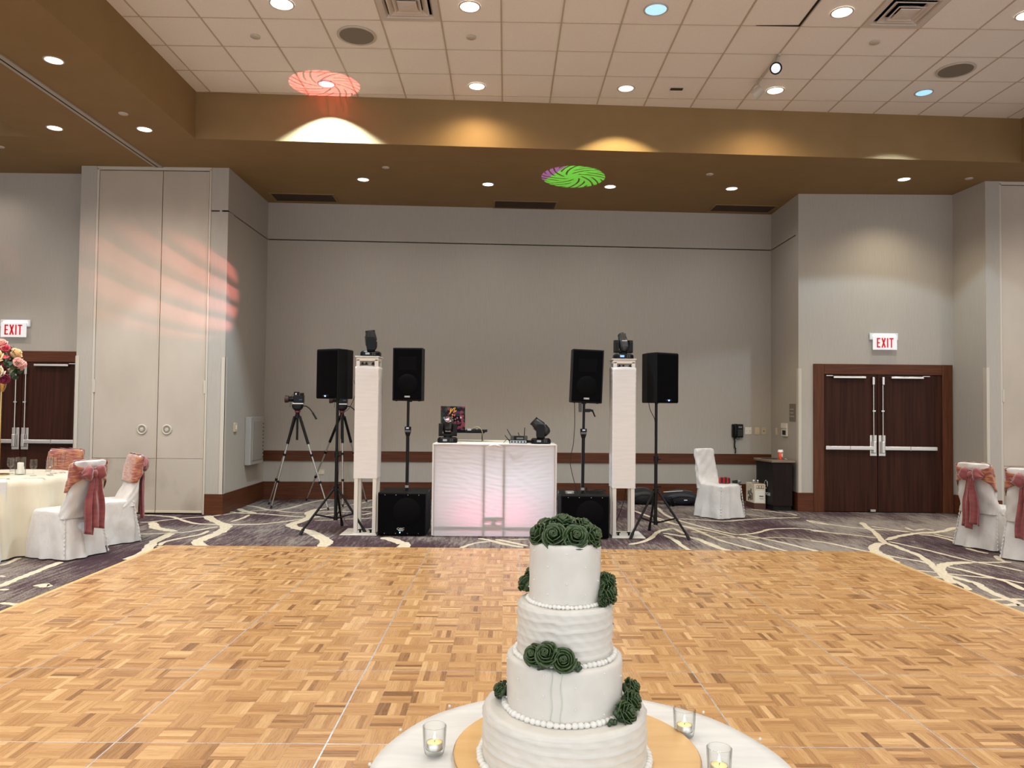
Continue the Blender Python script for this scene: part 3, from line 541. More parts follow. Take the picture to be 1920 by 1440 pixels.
t=plate('outlet_plate','white square outlet plate beside the black wall phone',4.092,on_back(4.092),1.178,.115,.12,BA,OFFW,'outlet','outlet')
plate('switch_plate','cream switch plate, middle one of three beside the wall phone',4.244,on_back(4.244),1.175,.078,.12,BA,CREAMP,'rocker','switch')
plate('jack_plate','beige jack plate nearest the recess corner beside the wall phone',4.358,on_back(4.358),1.176,.078,.12,BA,mat('beige_plastic',(.52,.44,.32),.5),'jack','wall plate')
RA=math.atan2(RFR[1]-RBR[1],RFR[0]-RBR[0])
def on_rr(y): return 4.462+(y-11.46)*(.021/1.25)
def rr(y): return (on_rr(y),y)
x,y=rr(12.437); plate('switch_box','cream surface switch on the recess side wall above the recycling cabinet',x,y,1.18,.09,.118,RA,CREAMP,'rocker','switch')
x,y=rr(12.03); t=thing('thermostat','white thermostat with open cover and dark display beside the small room sign','thermostat',(x,y,1.22),RA)
MB().bb(-.12,.12,-.02,0,-.105,.02).build('base',OFFW,t,bevel=.004); MB().bb(-.12,.12,-.03,0,.022,.105).build('cover',OFFW,t,bevel=.004); MB().bb(-.075,.075,-.0225,-.019,-.082,-.01).build('display',DARK,t)
x,y=rr(11.70); t=thing('room_sign','small grey-brown room sign with three pale raised lines','sign',(x,y,1.497),RA)
MB().bb(-.13,.13,-.008,0,-.135,.135).build('panel',mat('sign_taupe',(.17,.145,.115),.5),t,bevel=.003)
for k,w in enumerate((.16,.15,.19)): MB().bb(-.1,-.1+w,-.0105,-.0075,.05-k*.055-.011,.05-k*.055+.011).build('raised_line',mat('sign_line',(.33,.30,.26),.5),t)
LA=PI/2  # recess left wall faces +x
x=-3.928
t=thing('wall_switch','cream wall switch on the recess side wall beside the access panel','switch',(x,11.0,1.2),PI/2); MB().bb(-.055,.055,-.02,0,-.065,.065).build('plate',CREAMP,t,bevel=.003); MB().bb(-.02,.02,-.028,-.018,-.03,.03).build('rocker',OFFW,t,bevel=.003)
t=thing('access_panel','grey framed access panel on the side wall of the recess','access panel',(x,11.73,.98),PI/2)
MB().bb(-.30,.30,-.09,0,-.365,.365).build('frame',mat('panel_grey',(.40,.38,.35),.45,.2),t,bevel=.008); MB().bb(-.225,.245,-.098,-.088,-.30,.30).build('door',mat('panel_door_grey',(.34,.315,.28),.45,.2),t,bevel=.004)
for q in range(10): MB().bb(.255,.27,-.1,-.09,-.28+q*.058,-.26+q*.058).build('vent_slot',DARK,t)
# wall phone
xp=3.90; t=thing('wall_phone','black wall telephone with dangling coiled cord','telephone',(xp,on_back(xp),1.177),BA)
MB().bb(-.095,.095,-.045,0,-.112,.112).build('base',BLKP,t,bevel=.012)
MB().at(-.045,-.06,0).loft([[(.03*math.cos(a)*s_,.022*math.sin(a)*s_-d_,z_) for a in [2*PI*k/10 for k in range(10)]] for z_,s_,d_ in ((-.115,.7,.0),(-.105,1.1,.0),(-.07,1.0,.004),(-.03,.8,.012),(.03,.8,.012),(.07,1.0,.004),(.105,1.1,0),(.115,.7,0))]).build('handset',BLKP,t)
k_=MB()
for a in range(3):
    for b in range(4): k_.bb(.005+a*.026,.023+a*.026,-.05,-.044,-.08+b*.026,-.062+b*.026)
k_.build('keypad',mat('phone_keys',(.05,.05,.05),.4),t); MB().bb(.01,.07,-.048,-.044,.05,.075).build('label_window',mat('phone_window',(.2,.2,.2),.3),t)
c=[(-.05+.012*math.sin(q*2.2),-.03+.012*math.cos(q*2.2),-.11-q*.0045) for q in range(40)]+[(-.035+.008*math.sin(q*2.2),-.03+.01*math.cos(q*2.2),-.29-q*.003) for q in range(30)]
MB().tube(c,.0055,5).build('coiled_cord',BLKR,t); MB().tube([(-.04,-.03,-.11),(.0,-.03,-.15),(.03,-.03,-.13),(.02,-.025,-.11)],.004,5).build('line_cord',BLKR,t)
# ------------------------------------------------------------------ dance floor
DP=.94366; DX,DY=-.7896,3.4438
df=thing('dance_floor','square oak parquet dance floor of metal edged panels on carpet','dance floor',(0,0,0))
slats=[]
rnd=random.Random(3)
for i in range(-3,5):
    for j in range(-3,5):
        x0,y0=DX+i*DP,DY+j*DP
        MB().bb(x0+.0006,x0+DP-.0006,y0+.0006,y0+DP-.0006,.001,.0198).build('floor_panel',ALU,df)
        ins=.0032; n=6; bs=(DP-2*ins)/n
        for a in range(n):
            for b in range(n):
                bx,by=x0+ins+a*bs,y0+ins+b*bs; d=(a+b+i*1+j)%2; m_=5; bl=rnd.gauss(0,.06)
                for q in range(m_):
                    g=.0003; w=bs/m_; k=rnd.random()
                    val=min(.98,max(.02,rnd.gauss(.52,.17)+bl-(.22 if k<.10 else 0)+(.14 if k>.85 else 0)))
                    if d==0: r_=(bx+g,bx+bs-g,by+q*w+g,by+(q+1)*w-g)
                    else: r_=(bx+q*w+g,bx+(q+1)*w-g,by+g,by+bs-g)
                    slats.append((*r_,val+2*d,.0204+rnd.uniform(0,.00035)))
def inview(s):
    x,y=(s[0]+s[1])/2,(s[2]+s[3])/2
    if y<1.9: return -1
    u=960+1414*x/y; v=758+1414*1.544/y
    if not(5<u<1915 and v<1436): return -1
    if v>1290 and ((u-1090)/400)**2+((v-1440)/160)**2<1: return -1
    if 900<u<1225 and v>1020: return -1
    return 1/y
slats.sort(key=inview,reverse=True)
rest=MB()
def slat(mb,s):
    x0,x1,y0,y1,tn,z=s; mb.t=tn; c=.0006
    vs=[(x0,y0,.0199),(x1,y0,.0199),(x1,y1,.0199),(x0,y1,.0199),(x0,y0,z-c),(x1,y0,z-c),(x1,y1,z-c),(x0,y1,z-c),(x0+c,y0+c,z),(x1-c,y0+c,z),(x1-c,y1-c,z),(x0+c,y1-c,z)]
    mb.add(vs,[(0,1,5,4),(1,2,6,5),(2,3,7,6),(3,0,4,7),(4,5,9,8),(5,6,10,9),(6,7,11,10),(7,4,8,11),(8,9,10,11)],False)
for k,s in enumerate(slats):
    if k<298: mb=MB(); slat(mb,s); mb.build('parquet_slat',PARQ,df)
    else: slat(rest,s)
o=rest.build('parquet_slats',PARQ,df); o['kind']='stuff'
xa,xb,ya,yb=DX-3*DP,DX+5*DP,DY-3*DP,DY+5*DP
def ramp(p,q,r,s): # top inner p,q ; bottom outer r,s
    return MB().add([(*p,.0195),(*q,.0195),(*s,.003),(*r,.003),(*p,.001),(*q,.001),(*s,.001),(*r,.001)],[(0,1,2,3),(3,2,6,7),(4,7,6,5),(0,4,5,1),(0,3,7,4),(1,5,6,2)],False)
e=.075
for k in range(8):
    a,b=ya+k*DP,ya+(k+1)*DP
    ramp((xa,a),(xa,b),(xa-e,a),(xa-e,b+(e*.3 if k==7 else 0))).build('edge_ramp',RAMP,df); ramp((xb,b),(xb,a),(xb+e,b+(e*.3 if k==7 else 0)),(xb+e,a)).build('edge_ramp',RAMP,df)
    a,b=xa+k*DP,xa+(k+1)*DP
    ramp((b,yb),(a,yb),(b,yb+.03),(a,yb+.03)).build('edge_ramp',mat('ramp_edge_pale',(.62,.52,.36),.4) if k==0 else bpy.data.materials['ramp_edge_pale'],df)
# ------------------------------------------------------------------ speakers and stands
def text(body,size,mat_,parent,loc,rot,ext=.0008,sx=1.0):
    cu=bpy.data.curves.new('lettering','FONT'); cu.body=body; cu.size=size; cu.extrude=ext; cu.align_x='CENTER'; cu.align_y='CENTER'
    o=bpy.data.objects.new('lettering',cu); COL.objects.link(o); me=bpy.data.meshes.new_from_object(o); bpy.data.objects.remove(o); me.materials.clear(); me.materials.append(mat_); o=bpy.data.objects.new('lettering',me); COL.objects.link(o)
    o.parent=parent; o.location=loc; o.rotation_euler=rot; o.scale=(sx,1,1); return o
LED=mat('blue_led',(.1,.3,1),.4,emit=(.15,.45,1),es=6)
ROT=(PI/2,0,0)
def stand_speaker(label,loc,rz):
    """tall plastic loudspeaker on a stand; local -y is the front"""
    t=thing('loudspeaker',label,'loudspeaker',loc,rz)
    pl=[(-.172,-.165),(.172,-.165),(.178,-.12),(.178,.0),(.11,.175),(-.11,.175),(-.178,.0),(-.178,-.12)]
    body=MB().prism(pl,0,.602).build('cabinet',BLACK,t,bevel=.012,seg=3)
    g=MB()
    g.loft([[(x,-.165-.016*(1-(x/.165)**2)-.003,z) for x in [-.165+.33*k/12 for k in range(13)]] for z in (.012,.03,.3,.57,.59)],closed=False)
    g.build('grille',GRILLE,t,solid=.004)
    MB().bb(-.05,.05,-.187,-.180,.024,.044).build('badge',BLKP,t,bevel=.002)
    text('QSC',.022,mat('badge_blue_white',(.35,.45,.8),.4,emit=(.2,.35,.9),es=.5),t,(0,-.188,.034),ROT)
    MB().ball((0,-.186,.030),.0075,8,6).build('indicator_led',LED,t)
    h=MB().bb(-.08,.08,.02,.05,.602,.606).build('top_handle',BLKP,t,bevel=.002)
    MB().cyl((0,.03,-.01),(0,.03,.06),.024).build('pole_cup',BLKP,t)
    return t
def tripod_stand(label,x,y,ztop,hub_z,feet):
    t=thing('tripod_speaker_stand',label,'speaker stand',(x,y,0))
    MB().cyl((0,0,.95),(0,0,ztop),.0175).build('upper_pole',BLKM,t); MB().cyl((0,0,.155),(0,0,.95),.0205).build('lower_pole',BLKM,t)
    c=MB().cyl((0,0,.90),(0,0,.965),.030).build('height_collar',BLKP,t); MB().cyl((.025,-.01,.93),(.06,-.02,.93),.010).build('clamp_knob',BLKP,c)
    MB().cyl((0,0,hub_z-.02),(0,0,hub_z+.03),.036).build('leg_hub',BLKP,t)
    MB().cyl((.0,0,.14),(0,0,.185),.027).build('lower_collar',BLKP,t)
    MB().cyl((.02,-.02,hub_z+.05),(.055,-.04,hub_z+.06),.009).build('clamp_knob',BLKP,t)
    for ft in feet:
        fx,fy=ft[:2]; fz=ft[2] if len(ft)>2 else 0; d=Vector((fx-x,fy-y)); u=d.normalized()
        p0=Vector((u.x*.03,u.y*.03,hub_z)); p1=Vector((d.x,d.y,.02+fz))
        l=MB().cyl(p0,p1,.0145).build('leg',BLKM,t); MB().cyl(p1-(p1-p0).normalized()*.06,p1+Vector((0,0,-.018)),.0185,.020).build('rubber_foot',BLKR,l)
        m=p0+(p1-p0)*.58; MB().cyl(m,(u.x*.02,u.y*.02,.165),.0095).build('brace',BLKM,t)
    return t
tripod_stand('black tripod speaker stand standing beside the white tower near camera tripods',-2.055,9.25,1.63,.517,[(-2.41,8.98),(-1.66,9.075,.012),(-2.07,9.69)])
stand_speaker('black loudspeaker angled outward on tripod stand, near the camera tripods',(-2.072,9.245,1.615),math.atan2(-.5,.866)-.02)
tripod_stand('black tripod speaker stand standing between white tower and covered chair',1.823,9.12,1.62,.545,[(1.49,8.925),(2.17,8.87),(1.83,9.55)])
stand_speaker('black loudspeaker angled outward on tripod stand, toward the covered chair',(1.85,9.13,1.605),math.atan2(.49,.87)+.02)
def box_speaker(label,loc,rz,tilt,w=.372,h=.645):
    t=thing('loudspeaker',label,'loudspeaker',loc,rz); t.rotation_euler=(0,tilt,rz)
    a=w/2; MB().prism([(-a,-.2),(a,-.2),(a,-.02),(a-.055,.2),(-a+.055,.2),(-a,-.02)],0,h).build('cabinet',BLACK,t,bevel=.008)
    MB().bb(-a+.012,a-.012,-.214,-.198,.02,h-.015).build('grille',GRILLE,t,bevel=.006)
    for q in (-1,1): MB().bb(q*(a-.006)-.007,q*(a-.006)+.007,-.211,-.19,.005,h-.004).build('corner_strip',BLKP,t,bevel=.003)
    MB().lathe([(.125,0),(.118,.006),(.06,.003),(.04,.007)],28).at().build('woofer_cone',mat('cone_dark',(.003,.003,.0035),.6,spec=.06),t)
    o=t.children[-1]; o.rotation_euler=(PI/2,0,0); o.location=(0,-.2145,.20)
    hn=MB().bb(-.11,.11,-.2165,-.212,.37,.53).build('horn',mat('horn_dark',(.003,.003,.0035),.6,spec=.06),t,bevel=.002)
    b=MB().bb(-.034,.034,-.218,-.212,.040,.062).build('badge',mat('badge_silver',(.3,.3,.3),.4,.6),t,bevel=.002)
    text('QSC',.020,WHITEL,t,(0,-.2188,.052),ROT,sx=1.3)
    for q in (-.14,.14): MB().cyl((q,-.16,-.006),(q,-.16,.004),.014).build('rubber_foot',BLKR,t)
    MB().cyl((0,0,-.012),(0,0,.03),.028).build('pole_cup',BLKP,t)
    return t
def sub(label,loc):
    t=thing('subwoofer',label,'subwoofer',loc,0); a=.286
    MB().bb(-a,a,-.29,.30,.012,.512).build('cabinet',BLACK,t,bevel=.014,seg=3)
    MB().bb(-a+.012,a-.012,-.304,-.286,.026,.498).build('grille',GRILLE,t,bevel=.006)
    o=MB().lathe([(.165,0),(.160,.004),(.08,.002),(.065,.006),(.02,.008)],36).build('woofer_cone',mat('cone_black',(.003,.003,.0035),.6,spec=.06),t); o.rotation_euler=(PI/2,0,0); o.location=(.06,-.3045,.29)
    for q in (-.2,-.07,.07,.2):
        for z in (.036,.487): MB().cyl((q,-.307,z),(q,-.303,z),.004,n=6).build('screw',STEEL,t)
    text('QSC',.034,WHITEL,t,(-.01,-.3055,.088),ROT,sx=1.35); MB().bb(-.035,.02,-.3055,-.304,.064,.070).build('badge_line',WHITEL,t)
    MB().ball((-.018,-.305,.045),.0075,8,6).build('indicator_led',LED,t)
    for q in (-.22,.22):
        for y in (-.22,.24): MB().cyl((q,y,0),(q,y,.014),.02).build('rubber_foot',BLKR,t)
    MB().cyl((0,-.03,.508),(0,-.03,.516),.03).build('pole_socket',BLKP,t)
    return t
sub('black subwoofer with blue light standing between white tower and draped booth',(-1.212,9.255,0))
sub('black subwoofer half hidden behind the cake flowers',(.945,9.165,0))
def sub_pole(label,x,y,z1,lean,tool=False):
    t=thing('speaker_pole',label,'speaker pole',(x,y,.516))
    L=z1-.516
    P=lambda z:(lean*z,0,z)
    MB().cyl(P(0),P(.70),.0205).build('lower_tube',BLKM,t); MB().cyl(P(.70),P(L),.0165).build('upper_tube',BLKM,t)
    c=MB().loft([[(lean*z+r*math.cos(q),r*math.sin(q),z) for q in [2*PI*k/14 for k in range(14)]] for z,r in ((.655,.023),(.69,.034),(.72,.040),(.77,.040))]).build('clamp_collar',BLKP,t)
    MB().bb(lean*.72-.035,lean*.72+.035,-.042,-.03,.705,.73).build('collar_band',mat('collar_grey',(.10,.10,.11),.4),c); MB().bb(lean*.72-.017,lean*.72+.017,-.045,-.03,.745,.762).build('clip',mat('clip_pale',(.5,.6,.8),.4),c)
    MB().bb(lean*.05-.02,lean*.05+.02,-.024,-.018,.03,.06).build('label_tag',mat('tag_grey',(.3,.29,.26),.5),t)
    if tool:
        zz=.99; a=MB().bb(.01,.085,-.02,.02,zz-.02,zz+.02).build('clamp_arm',BLKP,t,bevel=.005); MB().cyl((.085,0,zz+.005),(.12,-.01,zz-.005),.014).cyl((.115,-.01,zz-.005),(.145,-.01,zz-.075),.009).build('clamp_lever',BLKP,a)
        MB().bb(-.055,-.018,-.035,.01,zz-.02,zz+.13).build('microphone_clip',mat('clip_grey',(.06,.06,.065),.35),t,bevel=.008)
    return t
sub_pole('black pole rising from the subwoofer beside the draped booth',-1.187,9.215,1.60,0)
box_speaker('black two-way loudspeaker on pole above the visible subwoofer',(-1.186,9.36,1.60),-.03,0,.362)
sub_pole('black pole with clamped lever rising from the half hidden subwoofer',.938,9.125,1.60,.010,True)
box_speaker('black loudspeaker leaning on its pole above the half hidden subwoofer',(.966,9.28,1.598),.02,math.radians(2.0),.378)
def cable(name,label,pts,r=.004,m=BLKR):
    P=[Vector(p) for p in pts]; out=[]
    for i in range(len(P)-1):
        p0=P[max(i-1,0)];p1=P[i];p2=P[i+1];p3=P[min(i+2,len(P)-1)]
        for k in range(5): t=k/5; out.append(.5*((2*p1)+(p2-p0)*t+(2*p0-5*p1+4*p2-p3)*t*t+(3*p1-p0-3*p2+p3)*t**3))
    out.append(P[-1]); o=MB().tube(out,r,6).build(name,m); tag(o,label,'cable'); return o
cable('speaker_cable','thin black cable hanging from the leaning loudspeaker to its subwoofer',[(.845,9.25,1.6),(.845,9.2,1.35),(.83,9.2,1.1),(.80,9.2,.95),(.795,9.2,.85),(.83,9.15,.68),(.875,9.1,.52),(.90,9.02,.517)])
cable('coiled_cable','black cable coiled beside pole on the half hidden subwoofer',[(1.05+.085*math.cos(a*.55)+.004*a,9.14+.06*math.sin(a*.55),.519+.0011*a+(.05 if a==6 else 0)) for a in range(30)],.005)
t=thing('power_adapter','small pale power adapter lying on the half hidden subwoofer','adapter',(.775,9.02,.513),.1); MB().bb(-.05,.05,-.03,.03,0,.032).build('body',mat('adapter_grey',(.30,.29,.27),.5),t,bevel=.006); MB().bb(.05,.062,-.015,.015,.006,.026).build('plug',BLKP,t,bevel=.002); MB().bb(-.03,.02,-.0305,-.029,.008,.02).build('label_patch',WHITEL,t)
cable('speaker_cable','thin cable looping behind the outward loudspeaker near camera tripods',[(-1.89,9.4,1.85),(-1.86,9.38,1.7),(-1.93,9.33,1.5),(-2.0,9.28,1.44),(-2.025,9.268,1.30),(-2.028,9.268,.9),(-2.03,9.268,.5),(-1.95,9.35,.1),(-1.8,9.52,.03)],.004,mat('cable_brown',(.12,.055,.04),.6))
cable('speaker_cable','short cable under the outward loudspeaker toward the covered chair',[(1.74,9.16,1.61),(1.755,9.14,1.52),(1.80,9.11,1.42),(1.803,9.098,1.38)],.004)
# white totem towers
def tower(label,x0,x1,y,px0,px1,pz,cov0,cov1,side):
    t=thing('lighting_tower',label,'lighting tower',(0,0,0)); d=.27; y1=y+d
    MB().bb(px0,px1,y-.02,y+.46,0.0,.010).build('base_plate',WPAINT,t,bevel=.003)
    MB().bb(x0-.004,x1+.004,y-.004,y1+.004,.010,.028).build('foot_plate',WPAINT,t,bevel=.003)
    for a in (x0,x1-.045):
        for b in (y,y1-.045): MB().bb(a,a+.045,b,b+.045,.028,2.09).build('upright',WPAINT,t,bevel=.006)
    MB().bb(x0-.012,x1+.012,y-.012,y1+.05,2.115,2.127).build('top_plate',WPAINT,t,bevel=.003)
    MB().bb(x0,x1,y,y1,2.07,2.115).build('head_rail',WPAINT,t,bevel=.004)
    MB().bb(x0+.05,x1-.045,y+.02,y+.024,2.0,2.07).build('inner_plate',GRAYP,t)
    for q in (.075,.12,.20):
        k=MB().cyl((x0+q,y+.012,2.03),(x0+q,y+.012,2.055),.012,.009,8).build('wing_bolt',BLKP,t)
        MB().bb(x0+q-.02,x0+q+.02,y+.004,y+.016,2.025,2.037).build('bolt_wing',BLKP,k,bevel=.003)
    for q in (.075,.2): k=MB().cyl((x0+q,y+.03,.028),(x0+q,y+.03,.06),.012).build('wing_bolt',BLKP,t); MB().bb(x0+q-.024,x0+q+.024,y+.022,y+.034,.055,.068).build('bolt_wing',BLKP,k,bevel=.003)
    # stretch sleeve
    rings=[]; n=64; rr_=random.Random(int(abs(x0)*100))
    zs=[cov0-.003,cov0]+[cov0+(cov1-cov0)*k/46 for k in range(1,46)]+[cov1]
    for z in zs:
        top=max(0,(z-(cov1-.33))/.33); gat=top*.010; r=[]
        for k in range(n):
            u=k/n*4; s=int(u); f=u-s; e=.006
            px_,py_=[(x0-e+f*(x1-x0+2*e),y-e),(x1+e,y-e+f*(d+2*e)),(x1+e-f*(x1-x0+2*e),y1+e),(x0-e,y1+e-f*(d+2*e))][s]
            bow=-.010*math.sin(PI*f)*(1-.5*top); nx,ny=[(0,-1),(1,0),(0,1),(-1,0)][s]
            w=gat*(math.sin(z*105+f*2.2+s)+.5*math.sin(z*190+f*3))*math.sin(PI*min(max(f,.02),.98))**.4+.0004*math.sin(z*43+s*3+f*9)
            r.append((px_+nx*(bow+w),py_+ny*(bow+w),z+(.012*math.sin(f*PI)*(1 if z>cov1-.02 else 0))))
        rings.append(r)
    MB().loft(rings,True,False,False).build('stretch_sleeve',SPANDEX,t,solid=.002)
    return t
tower('white draped lighting tower beside the tripod speaker near the cameras',-1.788,-1.524,9.0,-1.945,-1.508,0,.675,2.0,1)
tower('white draped lighting tower beside the tripod speaker toward the covered chair',1.281,1.543,8.97,1.276,1.672,0,.590,2.02,-1)
cable('tower_cable','black cable hanging inside the open foot of the tower toward the covered chair',[(1.46,9.10,.62),(1.445,9.12,.45),(1.40,9.13,.3),(1.345,9.11,.16),(1.34,9.08,.045),(1.36,9.06,.035)])
# moving head lights
LENSD=mat('lens_dark',(.02,.02,.025),.08,coat=1)
def moving_head(label,loc,pan,tilt,lens=None,big=1.0,blue=False):
    t=thing('moving_head_light',label,'moving head light',loc,0)
    def rr(w,d,z): 
        c=.035; return [(-w+c,-d,z),(w-c,-d,z),(w,-d+c,z),(w,d-c,z),(w-c,d,z),(-w+c,d,z),(-w,d-c,z),(-w,-d+c,z)]
    MB().loft([rr(.112,.09,.004),rr(.118,.095,.012),rr(.116,.093,.05),rr(.10,.08,.066)],smooth=False).build('base',BLKP,t,bevel=.004)
    MB().bb(-.05,.0,-.0965,-.092,.022,.046).build('display',mat('display_grey',(.35,.36,.38),.3) if not blue else mat('display_blue',(.1,.2,.6),.3,emit=(.25,.4,1),es=.9),t,bevel=.002)
    for q in range(4): MB().cyl((.04+(q%2)*.022,-.096,.025+(q//2)*.018),(.04+(q%2)*.022,-.092,.025+(q//2)*.018),.006,n=8).build('button',mat('button_grey',(.10,.10,.10),.5),t)
    y=MB().cyl((0,0,.064),(0,0,.085),.05,n=18).build('yoke',BLKP,t); y.rotation_euler=(0,0,pan)
    ym=MB(); 
    ym.loft([[(x,-.046,.080),(x,.046,.080),(x,.050,.10),(x,.050,.20),(x,.040,.232),(x,-.040,.232),(x,-.050,.20),(x,-.050,.10)] for x in (-.108,-.104,-.068,-.064)],smooth=False)
    ym.loft([[(x,-.046,.080),(x,.046,.080),(x,.050,.10),(x,.050,.20),(x,.040,.232),(x,-.040,.232),(x,-.050,.20),(x,-.050,.10)] for x in (.064,.068,.104,.108)],smooth=False)
    ym.bb(-.1,.1,-.045,.045,.080,.112); ym.build('yoke_arms',BLKP,y,bevel=.006)
    h=MB(); h.at(0,0,.195,0,tilt)
    prof=[(.018,-.122),(.040,-.114),(.056,-.085),(.064,-.03),(.064,.02),(.058,.065),(.052,.10),(.055,.122),(.050,.126),(.044,.116)]
    h.loft([[(r*(1.0 if abs(math.cos(a))<.8 else .93)*math.cos(a),1.12*r*math.sin(a),z) for a in [2*PI*k/16+PI/16 for k in range(16)]] for r,z in prof],smooth=False); hd=h.build('head',mat('head_shell',(.016,.016,.017),.3),y,bevel=.003)
    m=MB(); m.at(0,0,.195,0,tilt); m.lathe([(.046,.112),(.03,.120),(.003,.123)],20,cap0=False); m.build('lens',LENSD,y)
    if lens: m=MB(); m.at(0,0,.195,0,tilt); m.ball((-.008,-.006,.121),.020,12,6,.4); m.build('lit_beam_core',lens,y)
    m=MB(); m.at(0,0,.195,0,tilt); m.bb(-.03,.03,.062,.074,-.05,.06); m.build('vent_cover',mat('vent_grey',(.10,.10,.105),.3),y,bevel=.004)
    m=MB(); m.at(0,0,.195,0,tilt); m.bb(-.032,.032,-.074,-.062,-.02,-.005); m.build('head_label',mat('head_label_grey',(.3,.3,.31),.3),y,bevel=.002)
    return t
PINKL=mat('pink_lens',(.9,.2,.3),.2,emit=(1,.10,.20),es=1.0)
moving_head('black moving head light on top of the tower near the camera tripods',(-1.636,9.13,2.127),PI/2+.15,-.12)
moving_head('black moving head light with blue display on top of the tower toward the covered chair',(1.415,9.10,2.127),.12,-.55,None,1,True)
# ------------------------------------------------------------------ draped booth
b=thing('draped_booth','white backlit cloth draped booth glowing pink at its foot','booth',(-.122,8.95,0)); HW=.727; HT=1.10
def booth_front(u,v):
    x=(-1+2*u)*HW; z=.012+v*(HT-.012)
    e=min(u,1-u)*10; e=min(e,1)
    y=.0015*e*((.5+math.sin(x*4+z*7)**2)*math.sin(z*95+7*math.sin(x*3.1+z*2)+3*math.sin(x*7.3))+(.3+math.sin(x*6-z*9+1)**2)*math.sin(z*151+6*math.sin(x*4.2+1)+x*7)+.9*math.sin(z*47+x*9+3*math.sin(x*9+z*5)))*(.4+.6*math.sin(PI*v))
    k=1-min(abs(x+.005)/.16,1); g=max(0,(v-.90)/.1); y-=.018*k*k*g; z-=.010*math.exp(-((x+.005)/.05)**2)*g*0
    z-=g*.020*(math.sin(abs(x+.005)/HW*PI))
    return (x,y-.003,z)
MB().sheet(booth_front,96,110).build('front_cloth',BOOTHC,b)
for s in (-1,1):
    MB().sheet(lambda u,v:(s*(HW+.004*math.sin(v*40+u*4)*math.sin(PI*u)),u*.40,.012+v*(HT-.012)),12,40).build('side_cloth',BOOTHC,b)
    MB().bb(s*(HW-.012)-.012,s*(HW-.012)+.012,.006,.03,.0,HT-.01).build('frame_post',BLKM,b)
    MB().cyl((s*HW,-.004,.02),(s*HW,-.004,HT-.004),.010,n=8).build('cloth_hem',SPANDEX,b)
    tx=s*.118-.006
    MB().bb(tx-.013,tx+.013,.006,.03,0.02,HT-.02).build('frame_post',BLKM,b)
MB().bb(-.118,.106,.006,.028,.19,.236).build('frame_rail',BLKM,b); MB().bb(-.118,.106,.006,.028,.135,.150).build('frame_rail',BLKM,b); MB().bb(-.03,.02,.006,.028,.15,.19).build('frame_bracket',BLKM,b)
MB().bb(-HW+.01,HW-.01,.006,.03,.095,.125).build('frame_rail',BLKM,b)
MB().bb(-HW,HW,.0,.40,HT-.012,HT).build('top_shelf',SPANDEX,b,bevel=.006)
kn=MB(); kn.ball((-.005,-.012,HT-.012),.022,10,6,.7); kn.tube([(-.09,-.006,HT-.03),(-.045,-.014,HT-.018),(-.005,-.016,HT-.010),(.04,-.014,HT-.02),(.09,-.006,HT-.036)],[.003,.009,.013,.009,.003],7); kn.build('gathered_knot',SPANDEX,b)
rl=MB(); rl.loft([[(x,-.008-.007*math.sin(a),HT-.008+.012*math.cos(a)+.0025*math.sin(x*9)) for a in [2*PI*k/8 for k in range(8)]] for x in [-HW+2*HW*k/30 for k in range(31)]]); rl.build('rolled_top_hem',SPANDEX,b)
LEDP=mat('pink_led',(1,.3,.5),.4,emit=(1,.08,.22),es=5)
lb=MB().bb(-.52,.47,.30,.36,.02,.13).build('led_bar',BLKP,b,bevel=.004)
for k in range(12): MB().cyl((-.47+k*.08,.33,.13),(-.47+k*.08,.33,.136),.02,n=10).build('led',LEDP,lb)
MB().tube([(.16,.012,1.0),(.20,.012,.94),(.225,.012,.90),(.25,.012,.925),(.27,.012,.965),(.29,.012,.93),(.33,.012,.97)],.006,6).build('inner_cable',BLKR,b)
MB().tube([(-.005,.012,1.0),(-.003,.012,.95),(-.006,.012,.91)],.005,6).build('inner_cable',BLKR,b)
def area(x,y,z,sx,sy,e,c,tgt):
    l=bpy.data.lights.new('booth_lamp','AREA'); l.shape='RECTANGLE'; l.size=sx; l.size_y=sy; l.energy=e; l.color=c; l.spread=math.radians(150)
    o=bpy.data.objects.new('booth_lamp',l); COL.objects.link(o); o.location=(x,y,z); o.rotation_euler=(Vector(tgt)-Vector((x,y,z))).to_track_quat('-Z','Y').to_euler()
area(-.145,9.26,.17,.95,.03,1.6,(1,.08,.26),(-.145,9.05,.30))
area(-.42,9.7,.75,.5,.5,5,(.74,.88,1),(-.40,9.0,.62)); area(.22,9.7,.72,.5,.5,5*1.15,(.66,.84,1),(.2,9.0,.62))
# things on the booth
moving_head('black moving head light with pink lens on the booth in front of the laptop',(-.692,9.09,1.101),.15,.75,PINKL)
moving_head('black moving head light turned sideways at the other end of the booth top',(.428,9.09,1.101),PI/2-.1,-.85)
tb=thing('dj_table','low table under a cream cloth standing behind the draped booth','table',(-.22,9.78,0))
MB().bb(-.62,.62,-.24,.24,1.06,1.085).build('table_top',BLKP,tb)
MB().loft([[(sx*(.62+e)*1.0*cx_,sy,z) for cx_,sy in ((-1,-.245),(1,-.245),(1,.245),(-1,.245))] for z,e,sx in ((.75,.01,1),(1.086,.004,1),(1.098,-.02,1))],smooth=False).build('cream_cloth',COVERC,tb,bevel=.01)
for q in (-.55,.55):
    for w in (-.18,.18): MB().cyl((q,w,0),(q,w,1.06),.014).build('leg',BLKM,tb)
ls=thing('laptop_stand','small black stand holding the laptop and controller above the booth','laptop stand',(-.55,9.66,1.098))
MB().bb(-.17,.29,-.10,.14,.105,.118).build('shelf',BLKM,ls,bevel=.003)
for q in (-.14,.26): MB().cyl((q,-.08,0),(q,-.08,.105),.008).build('leg',BLKM,ls); MB().cyl((q,.12,0),(q,.12,.105),.008).build('leg',BLKM,ls)
